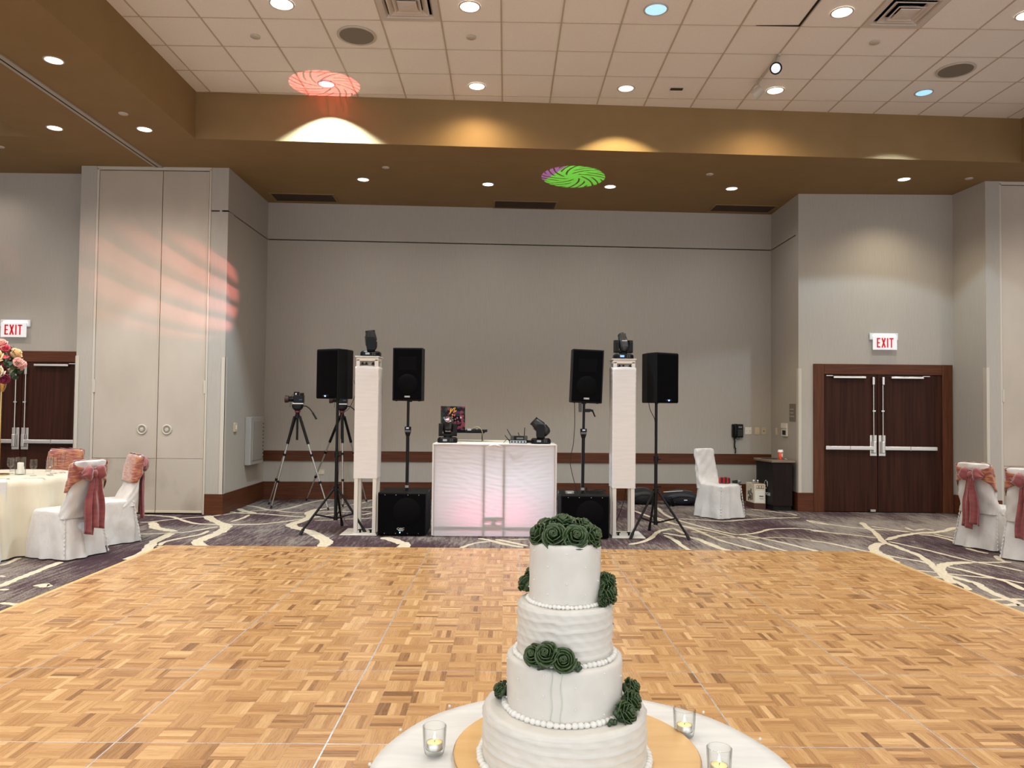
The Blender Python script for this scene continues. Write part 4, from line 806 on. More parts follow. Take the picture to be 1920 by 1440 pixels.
lp=thing('laptop','open laptop with colourful decorated lid standing on the booth','laptop',(-.665,9.63,1.2165),-.02)
MB().bb(-.155,.155,-.02,.20,0,.016).build('keyboard_half',BLKP,lp,bevel=.004)
def lid_mat():
    m=mat('decorated_lid',(.01,.01,.015),.25); n,l=nt(m); bb=n['Principled BSDF']; tc=n.new('ShaderNodeTexCoord'); z=n.new('ShaderNodeTexVoronoi'); z.inputs['Scale'].default_value=26
    sp=n.new('ShaderNodeSeparateColor'); cr=n.new('ShaderNodeValToRGB'); e=cr.color_ramp.elements; e[0].color=(.006,.006,.014,1); e[0].position=.55; e[1].color=(.28,.05,.07,1); e[1].position=.9; q=cr.color_ramp.elements.new(.72); q.color=(.02,.07,.06,1); q=cr.color_ramp.elements.new(.82); q.color=(.10,.03,.10,1)
    l.new(tc.outputs['Object'],z.inputs['Vector']); l.new(z.outputs['Color'],sp.inputs[0]); l.new(sp.outputs[0],cr.inputs[0]); l.new(cr.outputs[0],bb.inputs['Base Color']); return m
ld=MB(); ld.at(0,-.022,.012,0,.13); ld.bb(-.155,.155,-.005,.005,0,.315); lid=ld.build('lid',lid_mat(),lp,bevel=.005)
g_=MB(); g_.at(0,-.022,.012,0,.13); g_.tube([(-.04,-.008,.215),(-.02,-.008,.29),(-.028,-.008,.235),(.005,-.008,.285),(.03,-.008,.30),(.015,-.008,.262),(.035,-.008,.248),(.005,-.008,.235),(.045,-.008,.262)],.0045,6); g_.build('gold_scribble',mat('gold_ink',(.75,.42,.06),.3,emit=(1,.5,.05),es=.25),lid)
for q,(dx,dz,c) in enumerate([(-.005,.205,(.8,.25,.10)),(-.012,.17,(.7,.3,.12)),(.02,.20,(.6,.12,.12)),(-.06,.165,(.45,.06,.05)),(.055,.165,(.5,.12,.16)),(.10,.17,(.6,.6,.65)),(-.11,.165,(.55,.45,.6)),(.065,.12,(.35,.08,.10)),(.0,.14,(.5,.3,.15)),(.03,.15,(.45,.40,.30))]):
    m=MB(); m.at(0,-.022,.012,0,.13); m.ball((dx,-.006,dz),.011 if q<8 else .007,8,5,1.4); m.build('lid_sticker',mat('sticker_%d'%q,c,.4),lid)
dc=thing('dj_controller','flat black controller with cables beside the laptop on the booth','controller',(-.40,9.62,1.2165)); MB().prism([(-.10,-.09),(.17,-.05),(.17,.10),(-.10,.12)],0,.03).build('deck',BLKP,dc,bevel=.005)
for q in range(3): MB().cyl((-.05+q*.06,0,.03),(-.05+q*.06,0,.042),.018).build('dial',mat('dial_grey',(.08,.08,.085),.4),dc)
MB().bb(-.08,-.03,-.095,-.085,.02,.045).build('lit_panel',mat('panel_pale',(.45,.48,.55),.4),dc)
cable('audio_cable','pale yellow cable hanging down from the controller to the cream table',[(-.42,9.56,1.26),(-.36,9.53,1.285),(-.31,9.52,1.26),(-.285,9.52,1.2),(-.28,9.53,1.13),(-.29,9.55,1.104)],.0045,mat('cable_yellow',(.45,.42,.18),.5))
def receiver(label,loc,w,pale):
    t=thing('wireless_receiver',label,'wireless receiver',loc,0)
    MB().bb(-w/2,w/2,-.07,.07,0,.045).build('case',BLKP,t,bevel=.006)
    if pale:
        MB().bb(-w/2+.008,w/2-.008,-.073,-.069,.005,.04).build('front_panel',mat('pale_panel',(.42,.46,.48),.4),t)
        for q in range(5): MB().cyl((-w/2+.03+q*(w-.06)/4,-.077,.022),(-w/2+.03+q*(w-.06)/4,-.072,.022),.011,n=10).build('knob',mat('knob_dark',(.03,.03,.035),.4),t)
    else:
        for q in (-1,1): MB().bb(q*(w/2-.014)-.02,q*(w/2-.014)+.02,-.078,.0,-.002,.05).build('corner_cap',mat('cap_olive',(.05,.055,.045),.5),t,bevel=.006)
        MB().bb(-.03,.05,-.073,-.069,.008,.03).build('display',mat('display_dim',(.12,.14,.15),.3),t)
    return t
r1=receiver('wireless receiver with pale knobbed front resting on the booth top',(.155,9.08,1.101),.21,True)
r2=receiver('black wireless receiver stacked on the pale fronted receiver',(.165,9.08,1.147),.19,False)
for r_,a0,a1 in ((r1,(-.10,.05,.02),(-.16,.05,.095)),(r1,(.035,.07,.03),(.0,.08,.13)),(r2,(-.09,.05,.03),(-.145,.05,.125)),(r2,(.065,.05,.03),(.07,.05,.145))): MB().cyl(a0,a1,.005,.004,8).build('antenna',BLKP,r_)
cable('microphone_cable','thin black cable curling beside the receivers on booth top',[(-.02,9.1,1.106),(.0,9.1,1.13),(.03,9.11,1.15),(.055,9.12,1.14)],.003)
t=thing('cable_bundle','dark bundle of cables between the receivers and sideways moving head','cable bundle',(.29,9.08,1.101)); MB().tube([(.055*math.cos(a*.7),.035*math.sin(a*.7),.008+.0012*a) for a in range(26)],.006,6).build('loops',BLKR,t)
# gobo projections: real light thrown by the moving heads
def gobo(loc,tgt,e,c,ang,sharp=1,r=.0,roll=0,c2=None,nsec=8,freq=4.6):
    l=bpy.data.lights.new('gobo_lamp','SPOT'); l.energy=e; l.color=(1,1,1); l.spot_size=ang*2; l.spot_blend=.02 if sharp else .5; l.shadow_soft_size=r
    l.use_nodes=True; n=l.node_tree.nodes; k=l.node_tree.links; em=n['Emission']
    q=(Vector(tgt)-Vector(loc)).to_track_quat('-Z','Y'); RM_=q.to_matrix()@Matrix.Rotation(roll,3,'Z'); ge=n.new('ShaderNodeNewGeometry')
    def MA(op,*a):
        q=n.new('ShaderNodeMath'); q.operation=op
        for i,x in enumerate(a):
            if isinstance(x,(int,float)): q.inputs[i].default_value=x
            else: k.new(x,q.inputs[i])
        return q.outputs[0]
    def DOT(v):
        q=n.new('ShaderNodeVectorMath'); q.operation='DOT_PRODUCT'; k.new(ge.outputs['Incoming'],q.inputs[0]); q.inputs[1].default_value=v; return q.outputs['Value']
    T=math.tan(ang); wz=DOT(RM_.col[2]); u=MA('DIVIDE',MA('DIVIDE',DOT(RM_.col[0]),wz),T); v=MA('DIVIDE',MA('DIVIDE',DOT(RM_.col[1]),wz),T)
    rr=MA('SQRT',MA('ADD',MA('MULTIPLY',u,u),MA('MULTIPLY',v,v)))
    th=MA('ADD',MA('ARCTAN2',v,u),MA('MULTIPLY',rr,.55)); f=MA('FRACT',MA('MULTIPLY',th,nsec/(2*PI)))
    d=MA('MULTIPLY',rr,MA('SINE',MA('MULTIPLY',f,2*PI/nsec)))
    if not sharp: d=MA('ADD',v,MA('MULTIPLY',MA('MULTIPLY',u,u),.25))
    st=MA('FRACT',MA('MULTIPLY',d,freq))
    mr=n.new('ShaderNodeMapRange'); mr.inputs[1].default_value=.68 if sharp else .45; mr.inputs[2].default_value=.74 if sharp else .75; mr.inputs[3].default_value=1; mr.inputs[4].default_value=0 if sharp else .12; k.new(st,mr.inputs[0])
    edge=MA('LESS_THAN',rr,.99) if sharp else 1.0
    mx=n.new('ShaderNodeMix'); mx.data_type='RGBA'; mx.inputs[6].default_value=(*c,1); mx.inputs[7].default_value=(*(c2 or c),1)
    g=MA('GREATER_THAN',MA('ADD',MA('MULTIPLY',u,.75),MA('MULTIPLY',v,-.65)),.62); k.new(g,mx.inputs[0])
    mk=MA('MULTIPLY',mr.outputs[0],edge) if sharp else mr.outputs[0]
    vm=n.new('ShaderNodeVectorMath'); vm.operation='SCALE'; k.new(mx.outputs[2],vm.inputs[0]); k.new(mk,vm.inputs['Scale']); k.new(vm.outputs[0],em.inputs[0])
    o=bpy.data.objects.new('gobo_lamp',l); COL.objects.link(o); o.location=loc
    o.rotation_euler=RM_.to_euler()
gobo((.40,8.93,1.45),(.93,10.74,4.857),1500,(.10,1,.16),.117,1,0,0,(.30,.14,1))
gobo((-.73,8.93,1.45),(-2.24,9.13,5.446),1300,(1,.10,.09),.094,1,0,.4)
gobo((-1.66,9.0,2.5),(-4.35,10.55,3.12),330,(1,.24,.22),.235,0,.02,-.45,None,6,2.6)
# ------------------------------------------------------------------ covered banquet chairs (local +y = the way the chair faces)
def rrect(hx,hy,cx,cy,z,n=48,p=5.0,fn=None):
    out=[]
    for k in range(n):
        a=2*PI*k/n; c,s=math.cos(a),math.sin(a); r=(abs(c)**p+abs(s)**p)**(-1/p)
        w=fn(a,z) if fn else 0
        out.append((cx+(hx+w)*r*c,cy+(hy+w)*r*s,z))
    return out
def back_prof(z):   # centre y, half width, half thickness of the chair back at height z
    t=(z-.42)/.53; return -.205-.085*t,.212-.028*t,.050-.012*t
def cover_mesh(seed):
    rd=random.Random(seed); ph=[rd.uniform(0,6) for _ in range(8)]
    fold=lambda a,z:(.47-z)/.47*(.012*math.sin(3*a+ph[0])+.014*math.sin(5*a+ph[1]+z*6)+.012*math.sin(9*a+ph[2]+5*z)+.009*math.sin(14*a+ph[3]-4*z))+.004*math.sin(2*a+z*26+ph[7])*math.sin(PI*min(1,z/.45))
    mb=MB(); rings=[]
    for z in (0.012,.05,.10,.16,.22,.28,.34,.39,.43,.452):
        t=(.47-z)/.47; rings.append(rrect(.218+.052*t,.228+.055*t,0,.0-.02*t,z,64,7,fold))
    for z,k in ((.463,.985),(.470,.95),(.474,.85),(.477,.6),(.478,.25)):
        rings.append([(x,y,z+.003*math.sin(9*x+ph[4])*math.sin(11*y)) for x,y,_ in rrect(.218*k,.228*k,0,0,z,64,6)])
    mb.loft(rings,True,False,True)
    # back: wrinkled sleeve over a tapered leaning back, with fabric spilling to the seat
    rings=[]
    for k in range(15):
        z=.40+.545*k/14; cy,hw,ht=back_prof(z); spill=max(0,(.62-z)/.22)**2
        wr=lambda a,zz:.0055*math.sin(4*a+ph[5]+zz*25)+.005*math.sin(7*a+ph[6]-zz*38)
        rings.append(rrect(hw+.010*spill,ht+.055*spill,0,cy+.05*spill,z,40,4.5,wr))
    cy,hw,ht=back_prof(.955); rings.append(rrect(hw*.96,ht*.85,0,cy,.955,40,4.5)); rings.append(rrect(hw*.85,ht*.5,0,cy,.962,40,4.5)); rings.append(rrect(hw*.5,ht*.2,0,cy,.964,40,4.5))
    mb.loft(rings,True,False,True)
    return mb
def seam_mesh(sx,sy):
    mb=MB(); pts=[]
    for k in range(40):
        z=.455-.44*k/39; t=(.47-z)/.47
        pts.append((sx*(.204+.052*t+.004*math.sin(k*1.9)),sy*(.214+.055*t)-.02*t+.004*math.sin(k*2.7+1),z))
    return mb.tube(pts,[.006+.0035*math.sin(k*1.7) for k in range(40)],6)
def sash_band():
    mb=MB(); rings=[]; n=56
    for q in range(10):
        v=q/9; r=[]
        for k in range(n):
            a=2*PI*k/n; rear=max(0,-math.sin(a))**1.5   # -y is the rear side
            z0=.655+.15*rear; z1=.962-.075*rear
            z=z0+(z1-z0)*v; zz=min(z,.945); cy,hw,ht=back_prof(zz); c,s=math.cos(a),math.sin(a); p=4.5; rad=(abs(c)**p+abs(s)**p)**(-1/p)
            e=.016+.004*math.sin(v*22+3*a)*(.4+rear)+.003*math.sin(5*a+v*9)
            sh=1 if z<.945 else 1-.35*((z-.945)/.02)
            r.append(((hw+e)*rad*c*min(1,sh+.1),cy+(ht+e)*rad*s*sh,z))
        rings.append(r)
    mb.loft(rings,True,False,False)
    cy,hw,ht=back_prof(.945)   # front half closes over the top
    mb.sheet(lambda u,v:((-1+2*u)*hw*.97,cy-ht*.2+v*(ht*.95),.9665+.003*math.sin(u*20)+.004-.006*(2*u-1)**4),14,4)
    return mb
def bow_loop(s,seed):
    rd=random.Random(seed); mb=MB(); rings=[]; n=18
    for k in range(11):
        t=k/10; w=.018+.060*math.sin(PI*min(t*1.05,1)**.8)*(1 if t<.8 else 1-(t-.8)*1.5); d=.012+.034*math.sin(PI*t)**.8
        c=(s*(.015+.125*t),-.012-.022*math.sin(PI*t),.016*math.sin(t*3)-.018*t)
        rings.append([(c[0]+.010*math.sin(3*a+seed)*t,c[1]+(d+.004*math.sin(5*a+t*5))*math.cos(a),c[2]+(w+.006*math.sin(4*a+seed+t*6))*math.sin(a)) for a in [2*PI*i/n for i in range(n)]])
    return mb.loft(rings)
def tail(x0,dx,L,w,seed,yo):
    def f(u,v):
        z=-v*L; ww=w*(.35+.65*min(1,v*2.2)); x=x0+dx*v+(u-.5)*ww+.006*math.sin(v*9+seed); y=yo-.020-.02*math.sin(PI*min(v*3,1))*.5+.016*math.sin(u*9+seed)*min(1,v*2+.2)+.006*math.sin(u*17+v*3)-.012*v
        return (x,y,z-(.03*(u-.5) if v>.9 else 0))
    return MB().sheet(f,14,18)
COV=[cover_mesh(s) for s in (1,2,3)]
def chair(label,x,y,face,sash=True,seed=0,group='covered chairs with rose sashes'):
    rz=math.atan2(face[1],face[0])-PI/2
    t=thing('covered_chair',label,'chair',(x,y,0),rz,group if sash else None)
    COV[seed%3].build('chair_cover',COVER,t)
    for sx in(-1,1): seam_mesh(sx,-1 if sash else 1).build('gathered_seam',COVER,t)
    for sx in (-.2,.2):
        for sy in (-.2,.2): MB().cyl((sx,sy,0),(sx,sy,.05),.012).build('leg_tip',BLKM,t)
    if sash:
        s=sash_band().build('sash_band',SASHG,t,solid=.002)
        cy,hw,ht=back_prof(.83); by=cy-ht-.020
        bow=MB().ball((0,-.02,0),.036,12,8,1.1).build('bow_knot',SASH,t); bow.location=(0,by,.835)
        for q in (-1,1): l=bow_loop(q,seed*3+q+2).build('bow_loop',SASH,bow)
        for q,(x0,dx,L,w) in enumerate([(-.02,-.03,.60,.12),(.025,.03,.55,.13)]): tail(x0,dx,L,w,seed*2+q*2,0.004-.012*q).build('bow_tail',SASH,bow,solid=.0016)
    return t
chair('white covered chair with rose bow before the dining table, nearest the dance floor',-4.425,7.70,(-.94,.34),seed=0)
chair('white covered chair with rose bow just beyond the front one, before the folding panels',-4.40,8.42,(-.74,-.67),seed=1)
chair('white covered chair seen from the front across the dining table, rose sash over its back',-5.39,9.12,(.12,-1),seed=2)
chair('white covered chair cut by the left frame edge in front of the dining table',-5.035,7.12,(-.42,.9),seed=1)
chair('white covered chair with rose bow near the right column, long tails hanging',5.56,8.62,(.90,.42),seed=0)
chair('white covered chair with rose bow cut by the right frame edge',5.60,7.95,(.72,.69),seed=2)
chair('white covered chair without sash standing alone beside the cardboard carton',3.075,10.83,(.56,-.83),sash=False,seed=2)
mp=thing('folded_red_bag','red and black striped pouch lying on the plain white covered chair','pouch',(3.165,10.80,.484),-.15)
for q in range(6): MB().bb(-.10+q*.026,-.077+q*.026,-.05,.05,0,.085-.004*abs(q-2.5)).build('stripe_panel',mat('pouch_red',(.40,.012,.010),.5) if q%2==0 else mat('pouch_dark',(.06,.008,.008),.5),mp,bevel=.006)
t=thing('microphone','grey handheld microphone lying beside the red pouch on the chair','microphone',(3.265,10.77,.51),-.35); MB().cyl((-.02,0,-.005),(.05,0,.0),.018,.024).build('handle',BLKP,t); MB().ball((.075,0,.0),.030,12,8).build('mesh_head',mat('mic_grey',(.14,.16,.16),.45,.4),t)
# ------------------------------------------------------------------ dining table
TC=(-5.40,8.04); TH=.762; TR=.765
dt=thing('dining_table','round dining table hidden under a cream satin cloth','table',(TC[0],TC[1],0))
MB().lathe([(TR-.012,0),(TR-.012,.022)],48,0,0,TH-.03).build('table_top',DWOOD,dt)
for k in range(4): a=k*PI/2+.4; MB().cyl((.45*math.cos(a),.45*math.sin(a),0),(.45*math.cos(a),.45*math.sin(a),TH-.03),.018).build('leg',BLKM,dt)
def cloth(R,H,drop,nf,amp,flare,seed):
    mb=MB(); rings=[]; n=192; rd=random.Random(seed); ph=[rd.uniform(0,6.28) for _ in range(4)]
    for r,z in ((.02,0),(R*.5,0),(R*.9,0),(R*.985,-.001),(R,-.006)): rings.append([(r*math.cos(2*PI*k/n),r*math.sin(2*PI*k/n),H+z) for k in range(n)])
    for q in range(1,13):
        t=q/12; r=[]
        for k in range(n):
            a=2*PI*k/n; f=amp*t**.8*(math.sin(nf*a+ph[0]+.5*math.sin(3*a))+.4*math.sin(nf*1.7*a//1*1.0+ph[1]) if False else math.sin(nf*a+ph[0]+.9*math.sin(3*a+ph[1]))+.35*math.sin((nf+7)*a+ph[2]))
            rad=R+.004+flare*t+f; r.append((rad*math.cos(a),rad*math.sin(a),H-.008-(drop-.008)*t))
        rings.append(r)
    return mb.loft(rings[::-1],True,False,True)
tag(cloth(TR,TH,TH-.012,15,.05,.06,3).build('tablecloth',COVERC),'cream satin tablecloth draped to the carpet over the round dining table','tablecloth').location=(TC[0],TC[1],.0)
def on_table(px,py): return px,py
GOB=[(.0,.0),]
def lathe_obj(name,prof,m,par,n=20,cap0=True,cap1=True): return MB().lathe(prof,n,cap0=cap0,cap1=cap1).build(name,m,par)
def goblet(label,x,y,h=.172):
    t=thing('water_goblet',label,'glass',(x,y,TH+.001),0,'stemmed glasses on the dining table')
    lathe_obj('bowl',[(.004,.062),(.022,.068),(.034,.09),(.037,.12),(.033,h),(.0315,h),(.0355,.12),(.032,.092),(.018,.072),(.003,.068)],GLASS,t,cap0=False,cap1=True); lathe_obj('stem',[(.032,0),(.030,.003),(.007,.010),(.0045,.03),(.0055,.063)],GLASS,t)
    return t
def flute(label,x,y):
    t=thing('champagne_flute',label,'glass',(x,y,TH+.001),0,'champagne flutes on the dining table')
    lathe_obj('bowl',[(.004,.095),(.014,.11),(.023,.15),(.024,.19),(.022,.212),(.0205,.212),(.0225,.19),(.0215,.15),(.012,.113),(.003,.10)],GLASS,t,cap0=False); lathe_obj('stem',[(.030,0),(.028,.003),(.006,.010),(.0038,.05),(.0045,.096)],GLASS,t)
    return t
gl=[('g','stemmed water goblet nearest the hanging white napkin',-4.958,8.00),('g','taller set goblet behind the nearest one, left of the flutes',-4.905,8.27),('f','champagne flute nearest the cloth edge before the far chair',-4.80,8.04),('g','goblet partly hidden behind the flute nearest the cloth edge',-4.865,8.13),('f','champagne flute in front of the rose sash of the far chair',-4.86,8.36),('f','champagne flute beside the candle vase near the frame edge',-5.275,7.90),('g','goblet behind the flute at the frame edge',-5.34,8.22),('g','goblet cut by the left frame edge on the dining table',-5.435,7.92)]
for k,s,x,y in gl: (goblet if k=='g' else flute)(s,x,y)
def tumbler(label,x,y):
    t=thing('tall_tumbler',label,'glass',(x,y,TH+.001),0,'tall tumblers on the dining table'); lathe_obj('wall',[(.028,0),(.031,.14),(.029,.14),(.0265,.008)],GLASS,t); lathe_obj('rim',[(.031,.139),(.0312,.142),(.029,.142)],GLASS,t,cap0=False,cap1=False)
tumbler('tall clear tumbler standing before the far chair sash',-5.13,8.55); tumbler('tall clear tumbler at the back of the table near the frame edge',-5.50,8.50)
t=thing('candle_vase','clear cylinder vase holding a white pillar candle','candle vase',(-5.17,8.12,TH+.001)); lathe_obj('glass',[(.050,0),(.050,.185),(.047,.185),(.047,.008)],GLASS,t,28)
cn=thing('pillar_candle','white pillar candle standing inside the clear cylinder vase','candle',(-5.17,8.12,TH+.010)); lathe_obj('wax',[(.030,0),(.030,.115),(.026,.118),(.004,.114)],WAXW,cn,20); MB().cyl((0,0,.113),(.002,0,.124),.0012,n=6).build('wick',WICK,cn)
for k,(x,y,h) in enumerate([(-5.135,8.11,.075)]): c2=thing('votive_candle','shorter white candle squeezed beside the pillar in the vase','candle',(x,y,TH+.010)); lathe_obj('wax',[(.010,0),(.010,h),(.002,h+.002)],WAXW,c2,12); MB().cyl((0,0,h),(0,0,h+.008),.001,n=6).build('wick',WICK,c2)
t=thing('votive_cup','small yellow glass votive cup near the frame edge','votive',(-5.27,7.80,TH+.001)); YG=mat('yellow_glass',(.80,.72,.14),.12,trans=.6); lathe_obj('cup',[(.028,0),(.031,.055),(.029,.055),(.026,.006)],YG,t); lathe_obj('wax',[(.025,.006),(.0265,.035)],WAX,t)
a0=math.atan2(7.30-TC[1],-4.86-TC[0])
def napkin():
    def f(u,v):
        w=(u-.5)*.155; d=v*.42
        if d<.16: p=(TR-.16+d,w,TH+.004)
        else:
            e=d-.16; p=(TR+.013+.03*min(1,e/.05)*0+.012*math.sin(u*7)*e+e*.10,w*(1-.15*e),TH+.002-e)
        c,s=math.cos(a0),math.sin(a0); return (TC[0]+p[0]*c-p[1]*s,TC[1]+p[0]*s+p[1]*c,p[2])
    return MB().sheet(f,10,30)
tag(napkin().build('napkin',LINEN,solid=.003),'white linen napkin hanging over the cream tablecloth edge','napkin')
def cutlery(kind,label,x,y,rz):
    t=thing('dinner_'+kind,label,'cutlery',(x,y,TH+.003),rz,'cutlery on the dining table')
    MB().loft([[(-.10+q*.14,s_*w,h_) for s_,h_ in((-1,0),(1,0),(1,.003),(-1,.003))] for q,w in ((0,.006),(.3,.005),(.7,.003),(1,.003))],smooth=False).build('handle',CHROME,t)
    if kind=='fork':
        MB().loft([[(x_,s_*w,z_+h_) for s_,h_ in((-1,0),(1,0),(1,.002),(-1,.002))] for x_,w,z_ in ((.04,.003,.001),(.055,.011,.003),(.07,.012,.004))],smooth=False).build('fork_head',CHROME,t)
        for q in range(4): MB().cyl((.07,-.0095+q*.0063,.005),(.105,-.0095+q*.0063,.003),.0017,.001,5).build('tine',CHROME,t)
    else: MB().loft([[(x_,s_*w,h_) for s_,h_ in((-1,0),(1,0),(1,.002),(-1,.002))] for x_,w in ((.04,.004),(.06,.009),(.10,.009),(.125,.003))],smooth=False).build('blade',CHROME,t)
cutlery('fork','dinner fork lying near the cloth edge beside the votive cup',-5.03,7.62,-.35); cutlery('knife','dinner knife beside the goblet nearest the napkin',-4.80,7.72,.3); cutlery('fork','dinner fork on the far side by the rose sashed chair',-4.80,8.30,.2); cutlery('knife','dinner knife lying behind the flutes by the far chair',-4.99,8.42,.1); cutlery('knife','dinner knife lying at the left frame edge',-5.26,7.56,-.2)
# ------------------------------------------------------------------ roses
def rose_mesh(open_=1.0,seed=0,rows=((3,.30,.98),(4,.50,.86),(5,.75,.66),(6,1.0,.44))):
    """unit rose: radius about 1, axis +z"""
    mb=MB(); rd=random.Random(seed)
    def sp(u,v):   # spiral bud
        a=u*PI*4.2; r=.05+.20*u; return (r*(1+.12*v)*math.cos(a),r*(1+.12*v)*math.sin(a),-.1+v*(1.12-.10*u)+.01*math.sin(a*2))
    mb.sheet(sp,40,3)
    for n,R,h in rows:
        off=rd.uniform(0,6)
        for k in range(n):
            a0=off+2*PI*k/n+rd.uniform(-.12,.12); sp_=2*PI/n*.78; hh=h+rd.uniform(-.05,.05); RR=R*rd.uniform(.93,1.05)
            def pf(u,v,a0=a0,sp_=sp_,hh=hh,RR=RR):
                q=2*u-1; a=a0+q*sp_+.10*v*q; edge=1-abs(q)**2.6*.75
                r=RR*(.42+.58*v**.75)*(1+.10*q)+.10*open_*max(0,v-.72)/.28*RR
                z=-.25+(hh+.25)*v*edge-.10*max(0,v-.8)/.2*RR*open_
                return (r*math.cos(a),r*math.sin(a),z)
            mb.sheet(pf,9,7)
    mb.loft([[(r*math.cos(2*PI*k/14),r*math.sin(2*PI*k/14),z) for k in range(14)] for z,r in ((-.75,.55),(-.5,.8),(-.2,.78),(0,.55),(.1,.3))])
    return mb
def leaf_mesh():
    def f(u,v): w=.36*math.sin(PI*min(v*.9+.08,1))**.8*(1-v*.25); q=2*u-1; return (q*w,v-.1,.18*v*v+.20*abs(q)*w-.05*math.cos(v*20)*.15)
    return MB().sheet(f,6,10)
ROSES=[rose_mesh(1,k) for k in range(3)]
def obj_from(name,me,parent,loc,axis,size,roll=0,sl=None):
    o=bpy.data.objects.new(name,me); COL.objects.link(o); o.parent=parent; o.location=loc
    q=Vector(axis).to_track_quat('Z','Y'); o.rotation_euler=(q.to_matrix()@Matrix.Rotation(roll,3,'Z')).to_euler(); o.scale=(size,)*3
    if sl: md=o.modifiers.new('solid','SOLIDIFY'); md.thickness=sl; md.offset=0
    return o
# ------------------------------------------------------------------ flower centrepiece
fx,fy=-5.352,8.05
fc=thing('flower_centerpiece','tall gold stand topped with pink, cream and burgundy flowers','flower arrangement',(fx,fy,TH))
MB().cyl((0,0,.0),(0,0,.012),.10,n=28).build('base_disc',GOLD,fc); MB().cyl((0,0,.012),(0,0,.90),.0085).build('pole',GOLD,fc); MB().lathe([(.02,.88),(.04,.93),(.045,.97)],20).build('bowl',GOLD,fc)
def meshof(mb,name,m):
    o=mb.build(name,m); me=o.data; bpy.data.objects.remove(o); return me
FM={k:meshof(ROSES[i%3],'bloom_'+k,mat('petal_'+k,c,.6)) for i,(k,c) in enumerate(dict(blush=(.78,.42,.36),coral=(.62,.07,.10),cream=(.80,.58,.32),ivory=(.82,.74,.55),burgundy=(.11,.008,.018),magenta=(.22,.012,.05)).items())}
LM=meshof(leaf_mesh(),'leaf',mat('foliage_green',(.035,.075,.025),.6)); LM2=meshof(leaf_mesh(),'leaf',mat('foliage_dark',(.018,.045,.02),.6))
# centre of the ball in local coordinates; pixel scale about 176 px per metre there
for k,(dx,dy,dz,s) in {'blush':(.06,-.12,1.375,.062),'coral':(.115,-.13,1.335,.042),'cream':(.06,-.20,1.245,.070),'ivory':(.088,-.21,1.09,.064),'burgundy':(.03,-.17,1.17,.06),'magenta':(.125,-.16,1.02,.055)}.items():
    obj_from('bloom',FM[k],fc,(dx,dy,dz),(dx*1.2,dy*1.4,(dz-1.18)*1.2),s,.4,.05)
obj_from('bloom',FM['blush'],fc,(.245,-.12,1.19),(.6,-.7,.25),.045,.2,.05)
for q,(k,a,e) in enumerate([('cream',2.6,.5),('ivory',3.6,.1),('blush',4.3,-.3),('burgundy',5.2,-.45),('coral',2.0,.2),('magenta',1.2,.5),('blush',.8,0),('cream',.2,.7),('burgundy',3.1,.8),('ivory',1.6,-.3)]):
    v=Vector((math.cos(a)*math.cos(e),math.sin(a)*math.cos(e),math.sin(e))); obj_from('bloom',FM[k],fc,Vector((0,0,1.18))+v*.17,v,.058,q,.05)
rd=random.Random(5)
for q in range(110):
    v=Vector((rd.gauss(0,1),rd.gauss(0,1),rd.gauss(-.15,.8))).normalized(); p=Vector((0,0,1.17))+v*rd.uniform(.10,.20)
    ax=(v*.6+Vector((rd.uniform(-.6,.6),rd.uniform(-.6,.6),rd.uniform(-.6,.6)))).normalized(); obj_from('leaf',LM if q%2 else LM2,fc,p,ax,rd.uniform(.05,.085),rd.uniform(0,6))
for q in range(10): a=q*.7; obj_from('leaf',LM if q%2 else LM2,fc,(.15+q*.010,-.14,1.17+.02*math.sin(q*2)),(.5+.3*math.cos(a*3),-.6,.4*math.sin(a*3)),.055,a)
MB().tube([(.08,-.08,1.14),(.16,-.12,1.16),(.235,-.12,1.185)],.004,5).build('stem',LM.materials[0],fc)
for q in range(7):
    a=q*.9; MB().tube([(0,0,.94),(.03*math.cos(a),.03*math.sin(a),1.05),(.12*math.cos(a),.12*math.sin(a),1.16)],.003,5).build('stem',LM.materials[0],fc)
# ------------------------------------------------------------------ video cameras on tripods
def camera_tripod(label,x,y,zap,feet,facing,colm=True):
    t=thing('camera_tripod',label,'tripod',(x,y,0))
    MB().cyl((0,0,zap-.36),(0,0,zap+.02),.016).build('centre_column',BLKP,t)
    MB().cyl((0,0,zap-.03),(0,0,zap+.015),.045,.035,14).build('spider',BLKP,t)
    hd=MB().cyl((0,0,zap+.015),(0,0,zap+.05),.03).build('levelling_neck',BLKP,t); MB().cyl((0,0,zap+.05),(0,0,zap+.075),.040,n=16).build('red_ring',mat('ring_red',(.16,.02,.02),.4),t)
    MB().loft([rrect(a,b,0,0,z,16,4) for z,a,b in ((zap+.075,.035,.04),(zap+.11,.07,.055),(zap+.15,.085,.055),(zap+.172,.075,.05))],smooth=False).build('fluid_head',BLKP,t,bevel=.006)
    MB().tube([(.06,.02,zap+.15),(.12,.03,zap+.145),(.17,.03,zap+.11),(.22,.035,zap+.045)],.008,8).build('pan_handle',BLKP,t); MB().cyl((.215,.034,zap+.05),(.275,.04,zap-.05),.014).build('handle_grip',BLKR,t)
    for fx_,fy_ in feet:
        d=Vector((fx_-x,fy_-y,0)); u=d.normalized(); p0=Vector((u.x*.04,u.y*.04,zap-.01)); p1=Vector((d.x,d.y,.0)); L=p1-p0
        l=MB().cyl(p0,p0+L*.30,.021).build('leg',BLKP,t); MB().cyl(p0+L*.28,p0+L*.60,.012).build('middle_tube',SILV,l); MB().cyl(p0+L*.60,p0+L*.985,.0095).build('lower_tube',SILV,l)
        for f in (.42,.71): MB().cyl(p0+L*(f-.012),p0+L*(f+.012),.021).build('leg_clamp',BLKP,l)
        MB().cyl(p0+L*.97,p1,.014).build('foot',BLKR,l)
    return t
